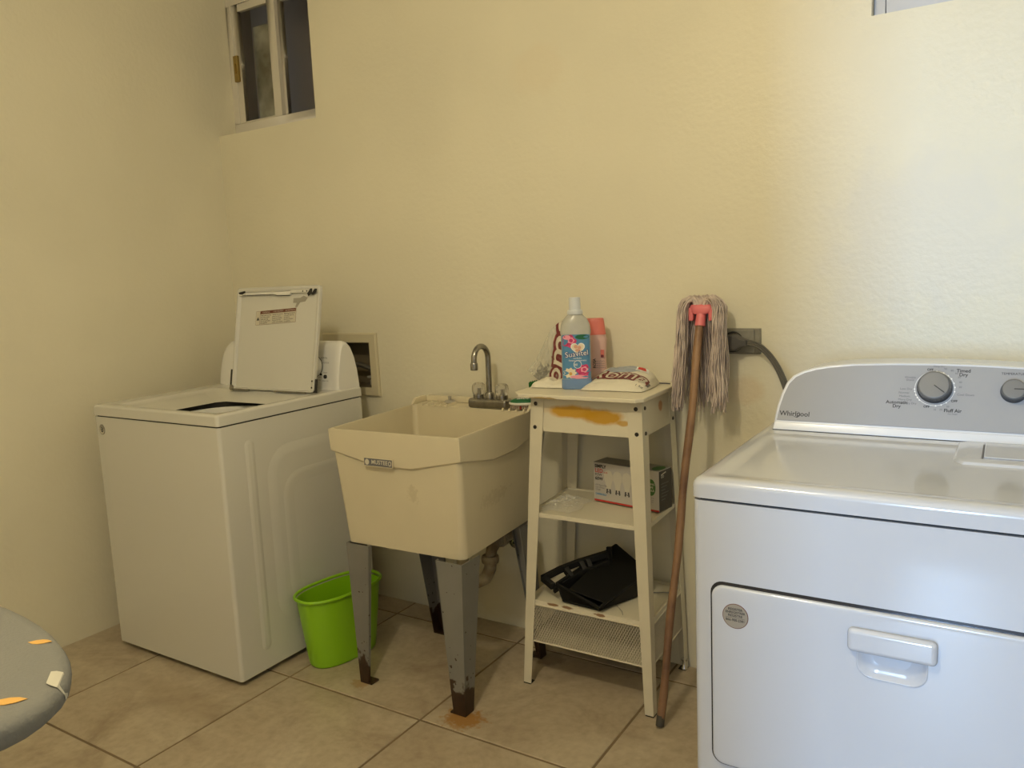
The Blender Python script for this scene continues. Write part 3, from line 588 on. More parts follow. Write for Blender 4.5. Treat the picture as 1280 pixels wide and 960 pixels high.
    T('TEMPERATURE', 0.490, 0.153, 0.0072); T('High', 0.535, 0.12, 0.007, 'ink_grey'); T('Low', 0.535, 0.10, 0.007, 'ink_grey')
    b.build('panel_lettering', sp)
    b = B(); b.text('Whirlpool', 0.0165, fr, 0.0490, 0.0405, 'ink', d=0.0016, bold=0.012)
    prev = None   # the ring swoosh through the "l" and "p"
    for i in range(15):
        a = radians(-150 + i * 17); p = (0.0535 + 0.0085 * cos(a), 0.0395 + 0.0065 * sin(a)); w = 0.0007 * sin(pi * i / 14) + 0.0002
        if prev: b.add([fr[0] + fr[1] * x + fr[2] * y + fr[3] * 0.0018 for x, y in ((prev[0], prev[1] - prev[2]), (p[0], p[1] - w), (p[0], p[1] + w), (prev[0], prev[1] + prev[2]))], [(0, 1, 2, 3)], 'ink')
        prev = (*p, w)
    b.build('brand_lettering', sp)
    # door with its surrounding groove
    dx0, dx1, dz0, dz1 = 2.500, 3.165, 0.340, 0.716; f = XZ((0, y0, 0))
    b = B(); b.prism(rrect(dx0, dx1, dz0, dz1, 0.024, 6), f, 0.0, 0.0005, 'knob_dark'); b.build('door_groove', t)
    b = B()
    def D(i, d, r=0.022): return [V(p[0], y0 - d, p[1]) for p in rrect(dx0 + 0.0035 + i, dx1 - 0.0035 - i, dz0 + 0.0035 + i, dz1 - 0.0065 - i, r, 6)]
    b.loft([D(0, 0.0004), D(0, 0.004), D(0.0015, 0.0068), D(0.0045, 0.008), D(0.010, 0.0083), D(0.02, 0.0083), [V(p[0], y0 - 0.0083, p[1]) for p in rrect(2.762, 2.874, 0.588, 0.668, 0.026, 6)]], 'appl_dry', (False, False)); door = b.build('door', t)
    # handle: hood plate and scoop
    yd = y0 - 0.0083
    b = B()
    def S(i, d, tp=0.0): return [V(p[0], yd - d, p[1]) for p in rrect(2.762 + i, 2.874 - i, 0.588 + i, 0.668, min(0.026, 0.03 - i * 0.6), 6)]
    b.loft([S(0, 0.0), S(0.001, 0.0018), S(0.003, 0.0016), S(0.006, -0.0015), S(0.011, -0.0048), S(0.018, -0.0066), S(0.026, -0.0072)], 'appl_dry', (False, True)); h = b.build('handle_scoop', door)
    b = B(); b.rbox(2.7485, 2.8875, yd - 0.0145, yd + 0.001, 0.6365, 0.6795, 'appl_dry', 0.009, 5); h = b.build('door_handle', door)
    b = B(); f = XZ((2.550, yd, 0.655)); b.prism(ell(0, 0, 0.0245, 0.0245, 40), f, 0.0, 0.0005, 'label_brown'); b.prism(ell(0, 0, 0.0233, 0.0233, 40), f, 0.0005, 0.0008, 'sticker')
    for s, y, sz in (('REGISTER', 0.0135, 0.0064), ('ENREGISTRER', 0.0072, 0.0060), ('REGISTRE', 0.0009, 0.0064), ('866-900-2381', -0.0080, 0.0064)): b.text(s, sz, f, 0, y, 'ink', d=0.0010, bold=0.02)
    b.prism([(-0.018, -0.0032), (0.018, -0.0032), (0.018, -0.0036), (-0.018, -0.0036)], f, 0.0008, 0.0010, 'ink'); o = b.build('round_sticker', door); o['label'] = 'round grey registration sticker with a thin dark red rim'
dryer()

# ------------------------------------------------------------------ utility sink
def sink():
    t = thing('utility_sink', 'freestanding cream laundry tub on rusting grey legs beside the washing machine', 'sink', (1.41, -0.37, 0))
    FL, FR, BR_, BL = V(1.140, -0.600, 0), V(1.642, -0.582, 0), V(1.606, -0.032, 0), V(1.090, -0.022, 0)
    def bil(a, c): return FL * (1 - a) * (1 - c) + FR * a * (1 - c) + BR_ * a * c + BL * (1 - a) * c
    def ring(a0, a1, c0, c1, z, r=0.03, n=5):
        return [(lambda p: V(p.x, p.y, z))(bil(q[0], q[1])) for q in rrect(a0, a1, c0, c1, r, n)]
    def apr(a0, a1, c0, c1, r=0.02, n=5):   # lower hem of the apron: dips in the middle of each side
        out = []
        pts = rrect(a0, a1, c0, c1, r, n)
        for q in pts:
            p = bil(q[0], q[1]); out.append(V(p.x, p.y, 0.781))
        return out
    b = B()
    # outer body: bottom, walls up to under the apron
    def body(z):
        k = (z - 0.468) / (0.80 - 0.468)
        a0, a1, c0, c1 = lerp(0.030, 0.010, k), lerp(0.945, 0.990, k), lerp(0.065, 0.012, k), lerp(0.86, 0.97, k)
        return ring(a0, a1, c0, c1, z, lerp(0.05, 0.03, k))
    b.loft([[lerp_v(p, V(1.40, -0.33, 0.468), 0.10) for p in body(0.468)], body(0.4685), body(0.474), body(0.60), body(0.78), body(0.80)], 'tub', (True, False)); 
    bas = b.build('basin', t)
    # apron: separately lofted skirt with a pointed hem, as quads per perimeter point
    b = B(); rim_o = ring(0, 1, 0, 1, 0.850, 0.02); N_ = len(rim_o); seg = []
    # densify the perimeter so the hem can dip
    def perim(a0, a1, c0, c1, m=14):
        cs = [(a0, c0), (a1, c0), (a1, c1), (a0, c1)]; out = []
        for i in range(4):
            p, q = cs[i], cs[(i + 1) % 4]
            for j in range(m): out.append((lerp(p[0], q[0], j / m), lerp(p[1], q[1], j / m), j / m, i))
        return out
    up, hem, top2, inn = [], [], [], []
    for a, c, s, i in perim(0, 1, 0, 1):
        s2 = min(s, 1 - s); dip = 0.036 * min(1, s2 / 0.36)
        p = bil(a, c); cxy = bil(0.5, 0.5); d = (p - cxy)
        up.append(V(p.x, p.y, 0.848)); hem.append(V(cxy.x + d.x * 0.992, cxy.y + d.y * 0.988, 0.781 - dip)); top2.append(V(cxy.x + d.x * 0.994, cxy.y + d.y * 0.994, 0.8515))
        inn.append(V(cxy.x + d.x * 0.965, cxy.y + d.y * 0.965, 0.776 - dip))
    b.loft([inn, hem, up, top2], 'tub', (False, False), smooth=False); b.build('rim_apron', t, bevel=0.003)
    # interior: rim lip, rear deck, bowl
    b = B(); n = 5
    R1 = ring(0.006, 0.994, 0.006, 0.994, 0.8515, 0.012, n); R2 = ring(0.020, 0.980, 0.014, 0.82, 0.8515, 0.03, n)
    b.loft([R1, R2, ring(0.022, 0.978, 0.016, 0.818, 0.846, 0.03, n), ring(0.065, 0.915, 0.085, 0.76, 0.50, 0.06, n), ring(0.12, 0.86, 0.15, 0.70, 0.484, 0.06, n)], 'tub', (False, True)); b.build('bowl', t)
    # raised back ledge with chamfered ends
    b = B(); z0, z1 = 0.8512, 0.873
    def P(a, c, z): p = bil(a, c); return V(p.x, p.y, z)
    b.hexa([P(0.0, 0.965, z0), P(1.0, 0.965, z0), P(1.0, 0.998, z0), P(0, 0.998, z0), P(0.03, 0.968, z1), P(0.97, 0.968, z1), P(0.97, 0.998, z1), P(0.03, 0.998, z1)], 'tub')
    for a0, a1 in ((0.0, 0.022), (0.978, 1.0)):
        b.hexa([P(a0, 0.80, z0), P(a1, 0.80, z0), P(a1, 0.97, z0), P(a0, 0.97, z0), P(a0, 0.845, z1), P(a1, 0.845, z1), P(a1, 0.97, z1), P(a0, 0.97, z1)], 'tub')
    b.build('back_ledge', t, bevel=0.003)
    for a in (0.09, 0.145, 0.20, 0.255, 0.31, 0.78, 0.835, 0.89, 0.945):
        b = B()
        b.hexa([P(a, 0.805, z0), P(a + 0.018, 0.805, z0), P(a + 0.018, 0.93, z0), P(a, 0.93, z0), P(a + 0.005, 0.815, z0 + 0.008), P(a + 0.013, 0.815, z0 + 0.008), P(a + 0.013, 0.925, z0 + 0.008), P(a + 0.005, 0.925, z0 + 0.008)], 'tub')
        b.build('soap_ridge', t)
    # maker's plate
    b = B(); p0 = bil(0.0, 0); u = (FR - FL).normalized(); f = frame(V(0, 0, 0) + bil(0.42, 0) + V(0, -0.0005, 0.765) + V(0, 0.0, 0.0), u, (0, 0.05, 1))
    f = (bil(0.40, 0) + V(0, -0.0025, 0.757), f[1], f[2], f[3]); b.prism(rrect(-0.057, 0.057, -0.0135, 0.0135, 0.002, 2), f, 0.0, 0.002, 'tub'); b.prism(rrect(-0.0545, 0.0545, -0.0115, 0.0115, 0.001, 2), f, 0.002, 0.0024, 'ink_grey')
    b.text('MUSTEE', 0.018, f, 0.006, 0.0005, 'label', d=0.0027, bold=0.02); b.prism(ell(-0.043, 0, 0.008, 0.009, 16), f, 0.0024, 0.0028, 'label'); b.prism(ell(0.046, 0, 0.006, 0.008, 16), f, 0.0024, 0.0028, 'label'); b.prism(ell(0.046, 0, 0.0035, 0.005, 16), f, 0.0028, 0.003, 'ink_grey')
    o = b.build('name_plate', t); o['label'] = 'small dark maker plate'
    # legs: L-section tapering
    def leg(cb, ct, sx, sy, wt, wb, ftw=0.0):
        b = B(); th = 0.0025; zt = 0.4675
        ct = V(*ct, zt); cb = V(*cb, 0.001)
        def sec(c, w, wy): # outline of L
            return [c, c + V(sx * w, 0, 0), c + V(sx * w, sy * th, 0), c + V(sx * th, sy * th, 0), c + V(sx * th, sy * wy, 0), c + V(0, sy * wy, 0)]
        rings = [sec(cb, wb, wb), sec(lerp_v(cb, ct, 0.12), lerp(wb, wt, 0.10), lerp(wb, wt, 0.1)), sec(lerp_v(cb, ct, 0.5), lerp(wb, wt, 0.47), lerp(wb, wt, 0.47)), sec(ct, wt, wt)]
        b.loft(rings, 'leg_grey', (True, True), smooth=False)
        # folded return flanges and a small turned-out foot
        e1t = ct + V(sx * wt, 0, 0); e1b = cb + V(sx * wb, 0, 0)
        b.hexa([e1b, e1b + V(-sx * th, 0, 0), e1b + V(-sx * th, sy * 0.008, 0), e1b + V(0, sy * 0.008, 0), e1t, e1t + V(-sx * th, 0, 0), e1t + V(-sx * th, sy * 0.014, 0), e1t + V(0, sy * 0.014, 0)], 'leg_grey')
        b.box(min(cb.x, cb.x + sx * (wb + 0.012)), max(cb.x, cb.x + sx * (wb + 0.012)), min(cb.y, cb.y + sy * wb), max(cb.y, cb.y + sy * wb), 0.0008, 0.006, 'leg_grey')
        b.build('leg', t)
    leg((1.195, -0.592), (1.156, -0.572), 1, 1, 0.098, 0.036)
    leg((1.628, -0.604), (1.624, -0.578), -1, 1, 0.098, 0.044)
    leg((1.190, -0.150), (1.140, -0.135), 1, -1, 0.085, 0.040)
    leg((1.650, -0.150), (1.600, -0.125), -1, -1, 0.085, 0.036)
    # drain trap
    b = B(); p = [(1.40, -0.27, 0.482), (1.40, -0.27, 0.36), (1.402, -0.268, 0.30), (1.415, -0.255, 0.268), (1.435, -0.235, 0.258), (1.455, -0.215, 0.268), (1.466, -0.20, 0.30), (1.468, -0.197, 0.335)]
    b.tube(p, 0.022, 'pvc', 16); b.lathe([(0.029, 0), (0.031, 0.006), (0.031, 0.022), (0.027, 0.026)], (1.467, -0.198, 0.322), 'pvc', 12); b.lathe([(0.030, 0), (0.030, 0.02)], (1.40, -0.27, 0.40), 'pvc', 12)
    b.tube([(1.468, -0.197, 0.34), (1.470, -0.19, 0.368), (1.472, -0.165, 0.385), (1.478, -0.12, 0.389), (1.484, -0.05, 0.392), (1.487, -0.001, 0.393)], 0.020, 'pvc', 16); b.lathe([(0.028, 0), (0.028, 0.02)], (1.475, -0.145, 0.388), 'pvc', 10, axis=(0.05, 1, 0.03))
    b.build('drain_trap', t)
    b = B(); b.lathe([(0.024, 0), (0.024, 0.004), (0.008, 0.008), (0.008, 0.013)], (1.447, -0.0005, 0.331), 'metal_dull', 20, axis=(0, -1, 0)); b.lathe([(0.0045, 0.0), (0.0045, 0.0138)], (1.447, -0.0005, 0.331), 'gap', 12, axis=(0, -1, 0)); b.build('pipe_escutcheon', t)
def lerp_v(a, b, t): return a + (b - a) * t
sink()

# faucet
t = thing('faucet', 'dulled chrome gooseneck faucet with two clear knobs at the back of the tub', 'faucet', (1.436, -0.105, 0.852))
b = B(); b.rbox(1.356, 1.516, -0.132, -0.080, 0.8520, 0.886, 'metal_dull', 0.010, 4); b.build('base', t)
b = B(); Rg = 0.040; path = [(1.434, -0.104, 0.876), (1.434, -0.104, 0.95), (1.434, -0.104, 1.030)]
for i in range(1, 13):
    a = pi * i / 12; path.append((1.434 - 0.004 * i / 12, -0.104 - Rg + Rg * cos(a), 1.030 + Rg * 1.05 * sin(a)))
path += [(1.430, -0.184, 1.012)]
b.tube(path, 0.0098, 'metal_dull', 16); b.lathe([(0.0125, 0), (0.0130, 0.006), (0.0130, 0.022), (0.0105, 0.026)], (1.4295, -0.184, 0.994), 'metal_dull', 18); b.lathe([(0.0165, 0), (0.0165, 0.016), (0.011, 0.022)], (1.434, -0.104, 0.886), 'metal_dull', 20); b.build('spout', t)
for kx in (1.388, 1.486):
    b = B(); b.lathe([(0.0205, 0), (0.0205, 0.012), (0.0195, 0.0125)], (kx, -0.104, 0.8862), 'metal_dull', 20); k = b.build('knob', t)
    b = B(); n = 36; pr = [(0.0205, 0.0), (0.0235, 0.009), (0.0245, 0.020), (0.0225, 0.032), (0.0155, 0.039), (0.004, 0.041)]; rings = []
    for r, h in pr: rings.append([V(kx + r * (1 - 0.06 * (j % 3 == 0)) * cos(2 * pi * j / n), -0.104 + r * (1 - 0.06 * (j % 3 == 0)) * sin(2 * pi * j / n), 0.899 + h) for j in range(n)])
    b.loft(rings, 'acrylic', (True, True), smooth=False); b.lathe([(0.006, 0), (0.005, 0.026)], (kx, -0.104, 0.893), 'metal_dull', 10); b.build('clear_grip', k)

# things on the sink ledge
t = thing('scrub_brush', 'oval green-topped scrub brush with a white rim on the ledge of the tub', 'brush', (1.565, -0.130, 0.857))
rot = lambda a: (lambda x, y: (x * cos(a) - y * sin(a), x * sin(a) + y * cos(a)))
b = B(); fr = frame((1.572, -0.108, 0.8600), (cos(0.45), sin(0.45), 0.0), (-sin(0.45), cos(0.45), 0.10))
def el3(a, c, d, z_n): return [fr[0] + fr[1] * x + fr[2] * y + fr[3] * z_n for x, y in ell(0, 0, a, c, 30, 2.3)]
b.loft([el3(0.044, 0.024, 0, 0.013), el3(0.048, 0.027, 0, 0.016), el3(0.048, 0.027, 0, 0.020), el3(0.044, 0.024, 0, 0.022)], 'white'); b.build('rim', t)
b = B(); b.loft([el3(0.044, 0.024, 0, 0.021), el3(0.042, 0.022, 0, 0.026), el3(0.030, 0.014, 0, 0.031), el3(0.008, 0.004, 0, 0.033)], 'green'); hd = b.build('grip', t)
def on_grip(a, c, d): 
    h = 0.033 - 0.007 * ((a / 0.042) ** 2 + (c / 0.022) ** 2); return fr[0] + fr[1] * a + fr[2] * c + fr[3] * (h + 0.0008)
b = B(); b.text('LIBMAN', 0.016, fr, 0.0, -0.003, 'ink_white', fn=on_grip, sub=0.003, bold=0.02); b.build('lettering', hd)
b = B()
for i in range(13):
    for j in range(7):
        x, y = (i - 6) * 0.0068, (j - 3) * 0.0070
        if (x / 0.044) ** 2 + (y / 0.025) ** 2 > 1: continue
        b.loft([[fr[0] + fr[1] * (x * 1.06 + 0.0024 * cos(q)) + fr[2] * (y * 1.06 + 0.0024 * sin(q)) for q in (0, 2.1, 4.2)], [fr[0] + fr[1] * (x + 0.0018 * cos(q)) + fr[2] * (y + 0.0018 * sin(q)) + fr[3] * 0.0135 for q in (0, 2.1, 4.2)]], 'red' if (i + j) % 5 == 0 else 'bristle_w')
o = b.build('bristles', t); o['kind'] = 'stuff'
b = B(); b.rbox(1.612, 1.672, -0.115, -0.045, 0.8745, 0.905, 'sponge', 0.006, 2); tag(b.build('sponge_packet'), 'small red and green wrapped sponge under the table corner behind the sink', 'sponge')
t = thing('dish_brush', 'upturned brush with green bristles and white handle beside the table top', 'brush', (1.62, -0.08, 0.905))
b = B(); pts = []
b.loft([[V(lerp(1.550, 1.680, s) , -0.090 + 0.045 * s + w * c_ * 0.018 , 0.9095 + 0.006 * sin(pi * s) + 0.0045 * h) for c_, h in ((-1, -1), (1, -1), (1, 1), (-1, 1))] for s, w in ((0, 0.15), (0.12, 0.45), (0.3, 0.8), (0.5, 1), (0.8, 1), (0.95, 0.8), (1, 0.5))], 'white'); b.build('handle', t, bevel=0.002)
b = B(); random.seed(3)
for i in range(22):
    for j in range(6):
        s = 0.30 + i * 0.030; x, y = lerp(1.550, 1.680, s), -0.090 + 0.045 * s + (j - 2.5) * 0.0055; z = 0.913 + 0.006 * sin(pi * s); l = 0.028 + random.uniform(-0.003, 0.003); dx, dy = random.uniform(-.003, .003), random.uniform(-.003, .003)
        b.loft([[V(x + 0.0014 * cos(q), y + 0.0014 * sin(q), z) for q in (0, 2.1, 4.2)], [V(x + dx + 0.0018 * cos(q), y + dy + 0.0018 * sin(q), z + l) for q in (0, 2.1, 4.2)]], 'bristle')
o = b.build('bristles', t); o['kind'] = 'stuff'
t = thing('sink_strainer', 'small grey strainer plug on the soap ridges left of the faucet', 'drain plug', (1.235, -0.07, 0.857))
b = B(); b.lathe([(0.021, 0), (0.019, 0.006), (0.006, 0.009), (0.006, 0.018), (0.008, 0.021), (0.004, 0.023)], (1.237, -0.075, 0.8572), 'hose_g', 20); b.build('plug', t)
b = B(); b.rbox(1.318, 1.345, -0.075, -0.058, 0.8572, 0.865, 'plug', 0.003, 2); tag(b.build('rubber_washer'), 'small dark rubber scrap on the ridges just left of the faucet', 'scrap')

# ------------------------------------------------------------------ shelf table
TT = 0.953     # table top height
def table():
    t = thing('shelf_table', 'narrow cream metal shelf table with splayed legs and a rust-stained apron', 'table', (1.89, -0.18, 0))
    feet = {'FL': (1.677, -0.347), 'FR': (2.124, -0.347), 'BL': (1.652, -0.012), 'BR': (2.112, -0.012)}
    tops = {'FL': (1.730, -0.318), 'FR': (2.094, -0.318), 'BL': (1.705, -0.030), 'BR': (2.082, -0.030)}; zt = TT - 0.014
    def at(k, z): f, q = feet[k], tops[k]; s = z / zt; return V(lerp(f[0], q[0], s), lerp(f[1], q[1], s), z)
    for k, sx, sy in (('FL', 1, 1), ('FR', -1, 1), ('BL', 1, -1), ('BR', -1, -1)):
        b = B(); th = 0.0025
        def sec(z, w):
            c = at(k, z); return [c, c + V(sx * w, 0, 0), c + V(sx * w, sy * th, 0), c + V(sx * th, sy * th, 0), c + V(sx * th, sy * w, 0), c + V(0, sy * w, 0)]
        b.loft([sec(0.004, 0.028), sec(zt, 0.046)], 'shelf', smooth=False)
        c = at(k, 0.0); b.box(min(c.x, c.x + sx * 0.026), max(c.x, c.x + sx * 0.026), min(c.y, c.y + sy * 0.026), max(c.y, c.y + sy * 0.026), 0.0005, 0.004, 'gap')
        lg = b.build('leg', t, bevel=0.0008)
        if k == 'BR':
            b = B(); b.lathe([(0.010, 0), (0.012, 0.004), (0.006, 0.012), (0.006, 0.028), (0.011, 0.030), (0.011, 0.036)], (2.103, -0.027, 0.0008), 'chrome', 14); o = b.build('levelling_screw', lg); o['label'] = 'chrome levelling screw'
        if k != 'BL':
            for z in (zt - 0.022, zt - 0.095):
                c = at(k, z)
                if k[0] == 'F': b = B(); b.lathe([(0.0062, 0), (0.0062, 0.0015), (0.004, 0.003)], c + V(sx * 0.018, 0.0, 0), 'bolt', 12, axis=(0, -1, 0)); b.build('bolt', lg)
                if k[1] == 'R': b = B(); b.lathe([(0.0058, 0), (0.0058, 0.0015), (0.004, 0.003)], c + V(0, sy * 0.022, 0), 'bolt', 12, axis=(1, 0, 0)); b.build('bolt', lg)
    # top: chamfered-corner tray
    def oct_(g, z, c=0.030): 
        x0, x1, y0, y1 = 1.680 + g, 2.112 - g, -0.362 + g, -0.004 - g; sh = -0.012
        P = [(x0 + c, y0), (x1 - c * 0.6, y0), (x1, y0 + c * 0.7), (x1, y1 - c), (x1 - c, y1), (x0 + c, y1), (x0, y1 - c), (x0, y0 + c * 1.1)]
        return [V(x + sh * (y - y0) / (y1 - y0), y, z) for x, y in P]
    b = B(); b.loft([oct_(0.002, TT - 0.013), oct_(0, TT - 0.011), oct_(0, TT - 0.002), oct_(0.002, TT)], 'shelf_edge', smooth=False); b.build('table_top', t, bevel=0.0012)
    # aprons
    def apron(a, c, z0, z1, nrm, g=0.004):
        b = B(); p = [at(a, z0), at(c, z0), at(c, z1), at(a, z1)]; n = Vector(nrm)
        b.hexa([q - n * (g + 0.0015) for q in p] + [q - n * g for q in p], 'apron'); b.build('apron', t)
    apron('FL', 'FR', 0.832, zt, (0, -1, 0)); apron('FR', 'BR', 0.832, zt, (1, 0, 0)); apron('BL', 'FL', 0.832, zt, (-1, 0, 0)); apron('BL', 'BR', 0.832, zt, (0, 1, 0))
    for z, nm, mk in ((0.572, 'middle_shelf', 'shelf_edge'), (0.287, 'lower_shelf', 'shelf_edge')):
        b = B(); q = [at(k, z) for k in ('FL', 'FR', 'BR', 'BL')]; ctr = (q[0] + q[1] + q[2] + q[3]) / 4
        def shr(g, zz): return [V(p.x - math.copysign(g, p.x - ctr.x), p.y - math.copysign(g, p.y - ctr.y), zz) for p in q]
        b.loft([shr(0.012, z - 0.013), shr(0.004, z - 0.013), shr(0.004, z), shr(0.010, z + 0.0005), shr(0.016, z - 0.003), shr(0.05, z - 0.003)], mk, smooth=False); b.build(nm, t)
    # basket of expanded mesh under the lower shelf
    def mesh_panel(a, c, nrm, z0=0.148, z1=0.272, ins=0.026):
        b = B(); pa, pc = at(a, 0.2), at(c, 0.2); d = (pc - pa); Ln = d.length; u = d.normalized(); n = Vector(nrm)
        O = pa - n * 0.006; L0, L1 = 0.012, Ln - 0.012; H = z1 - z0; pit = 0.0086; w = 0.0010
        def strand(s0, slope):
            # clip the slanted wire to the panel rectangle
            x_at = lambda h: s0 + slope * h
            h0, h1 = 0, H
            if slope > 0:
                if x_at(h1) < L0 or x_at(h0) > L1: return
                h0 = max(h0, (L0 - s0) / slope); h1 = min(h1, (L1 - s0) / slope)
            else:
                if x_at(h0) < L0 or x_at(h1) > L1: return
                h0 = max(h0, (L1 - s0) / slope); h1 = min(h1, (L0 - s0) / slope)
            if h1 - h0 < 0.002: return
            p, q_ = O + u * x_at(h0) + V(0, 0, z0 - O.z + h0), O + u * x_at(h1) + V(0, 0, z0 - O.z + h1)
            k = 0.95 if slope > 0 else 0.45
            b.hexa([p - u * w * k - n * 0.0006, p + u * w * k - n * 0.0006, p + u * w * k + n * 0.0006, p - u * w * k + n * 0.0006, q_ - u * w * k - n * 0.0006, q_ + u * w * k - n * 0.0006, q_ + u * w * k + n * 0.0006, q_ - u * w * k + n * 0.0006], 'mesh')
        s = L0 - 0.15
        while s < L1 + 0.2: strand(s, 0.55); strand(s, -0.55); s += pit
        o = b.build('wire_mesh', t); o['kind'] = 'stuff'
        b = B(); p, q_ = O + u * L0, O + u * L1
        for zz in (z0, z1): b.tube([V(p.x, p.y, zz), V(q_.x, q_.y, zz)], 0.0028, 'shelf', 8)
        for pp in (p, q_): b.tube([V(pp.x, pp.y, z0), V(pp.x, pp.y, z1 + 0.006)], 0.0022, 'shelf', 8)
        b.build('basket_rim', t)
    mesh_panel('FL', 'FR', (0, -1, 0)); mesh_panel('FR', 'BR', (1, 0, 0)); mesh_panel('BL', 'FL', (-1, 0, 0)); mesh_panel('BL', 'BR', (0, 1, 0))
    b = B(); q = [at(k, 0.15) for k in ('FL', 'FR', 'BR', 'BL')]; ctr = (q[0] + q[1] + q[2] + q[3]) / 4
    b.loft([[lerp_v(p, ctr, 0.05) + V(0, 0, -0.003 - (p.z - 0.15)) for p in q], [lerp_v(p, ctr, 0.05) + V(0, 0, -0.0015) for p in q]], 'shelf', smooth=False); b.build('basket_floor', t)
table()
# mid shelf clear film
def crumple(name, cx, cy, z, a, c, h, k, seed, n=34, amp=1.0):
    b = B(); vs, fs = [], []
    for i in range(n + 1):
        for j in range(n + 1):
            u, v = i / n * 2 - 1, j / n * 2 - 1; r = max(abs(u), abs(v))
            sh = 0.85 + 0.25 * noise.noise(V(u * 1.7 + seed, v * 1.7, 0))
            nn = noise.noise(V(u * 3.1, v * 3.1, seed)); n2 = abs(noise.noise(V(u * 8, v * 8, seed + 4)))
            vs.append(V(cx + a * u * sh, cy + c * v * sh, z + 0.0012 + h * max(0, (1 - r ** 2)) * (0.35 + 0.9 * abs(nn)) + 0.010 * amp * n2 * (1 - r * 0.6)))
    for i in range(n):
        for j in range(n): q = i * (n + 1) + j; fs.append((q, q + 1, q + n + 2, q + n + 1))
    b.add(vs, fs, k, False); return b.build(name)
tag(crumple('plastic_film', 1.785, -0.222, 0.5735, 0.068, 0.092, 0.035, 'film', 2.0), 'crumpled clear plastic film lying on the middle shelf', 'plastic film')

# bulb carton
t = thing('bulb_carton', 'grey and white light bulb carton with a green round badge on the middle shelf', 'carton', (1.96, -0.12, 0.5725))
cA, cB_ = V(1.846, -0.135, 0.5735), V(2.086, -0.178, 0.5735); u = (cB_ - cA).normalized(); w = V(-u.y, u.x, 0); Lx = (cB_ - cA).length; Dp, Hh = 0.074, 0.128
fr = (cA, u, V(0, 0, 1), u.cross(V(0, 0, 1))); frt = (cA + V(0, 0, Hh), u, w, V(0, 0, 1)); frr = (cB_, w, V(0, 0, 1), u)
b = B(); b.hexa([cA, cB_, cB_ + w * Dp, cA + w * Dp, cA + V(0, 0, Hh), cB_ + V(0, 0, Hh), cB_ + w * Dp + V(0, 0, Hh), cA + w * Dp + V(0, 0, Hh)], 'cardw'); b.build('box', t, bevel=0.001)
b = B(); b.prism([(0.001, 0.001), (Dp - 0.001, 0.001), (Dp - 0.001, Hh - 0.001), (0.001, Hh - 0.001)], frr, 0, 0.0006, 'cardb')
b.text('LED', 0.010, frr, 0.02, 0.108, 'label', d=0.0009, bold=.02); b.prism([(0.012, 0.112), (0.040, 0.118), (0.040, 0.122), (0.012, 0.116)], frr, 0.0006, 0.0008, 'label')
for i in range(6): b.prism([(0.012, 0.085 - i * 0.010), (0.055 - (i % 3) * 0.01, 0.085 - i * 0.010), (0.055 - (i % 3) * 0.01, 0.087 - i * 0.010), (0.012, 0.087 - i * 0.010)], frr, 0.0006, 0.0008, 'ink_grey')
o = b.build('end_panel', t); o['label'] = 'black end panel'
b = B(); b.prism([(0.001, 0.001), (Lx - 0.001, 0.001), (Lx - 0.001, Dp - 0.001), (0.001, Dp - 0.001)], frt, 0, 0.0005, 'cardg'); b.prism(ell(0.222, 0.036, 0.018, 0.027, 24), frt, 0.0005, 0.0008, 'green_ink')
b.text('SMARTLED', 0.012, frt, 0.035, 0.058, 'ink_grey', d=0.0009); b.text('60W', 0.012, frt, 0.085, 0.015, 'ink_grey', d=0.0009); b.text('60W', 0.010, frt, 0.115, 0.015, 'ink_grey', d=0.0009)
b.build('top_panel', t)
b = B(); T = lambda s, x, y, sz, k='ink', al='LEFT', bo=0.0: b.text(s, sz, fr, x, y, k, d=0.0010, align=al, bold=bo)
b.prism([(0.001, 0.0005), (Lx - 0.0005, 0.0005), (Lx - 0.0005, 0.006), (0.001, 0.006)], fr, 0, 0.0006, 'red')
T('SIMPLY', 0.006, 0.116, 0.014, bo=0.04); T('LED', 0.006, 0.101, 0.018, 'red', bo=0.02); T('bulb', 0.040, 0.098, 0.009, 'red'); T('9.5W', 0.006, 0.088, 0.012, bo=0.01); T('60W', 0.006, 0.075, 0.015, bo=0.03); T('A19 Base E26', 0.006, 0.054, 0.008, 'ink_grey'); T('Soft White', 0.006, 0.046, 0.008, 'ink_grey'); T('2700K', 0.006, 0.038, 0.008, 'ink_grey'); T('DIMMABLE', 0.006, 0.024, 0.009, 'slabel', bo=0.03)
for bx in (0.058, 0.093, 0.128, 0.163):   # printed bulbs
    b.prism([(bx + (0.018 if s > 0.28 else lerp(0.008, 0.018, s / 0.28)) * cos(pi * 2 * 0) * 0 + x, y) for s, x, y in []] or [(bx - 0.008, 0.046), (bx + 0.008, 0.046), (bx + 0.011, 0.062), (bx + 0.017, 0.078), (bx + 0.017, 0.093), (bx + 0.011, 0.104), (bx, 0.108), (bx - 0.011, 0.104), (bx - 0.017, 0.093), (bx - 0.017, 0.078), (bx - 0.011, 0.062)], fr, 0.0003, 0.0006, 'label')
    for sx in (-1, 1): b.prism([(bx + sx * 0.0095, 0.032), (bx + sx * 0.0075, 0.046), (bx + sx * 0.003, 0.046), (bx + sx * 0.005, 0.030)], fr, 0.0006, 0.0009, 'ink')
    b.prism([(bx - 0.008, 0.040), (bx + 0.008, 0.036), (bx + 0.008, 0.033), (bx - 0.008, 0.037)], fr, 0.0006, 0.0009, 'ink_grey')
b.prism(ell(0.2165, 0.075, 0.0155, 0.026, 28), fr, 0.0003, 0.0007, 'green_ink')
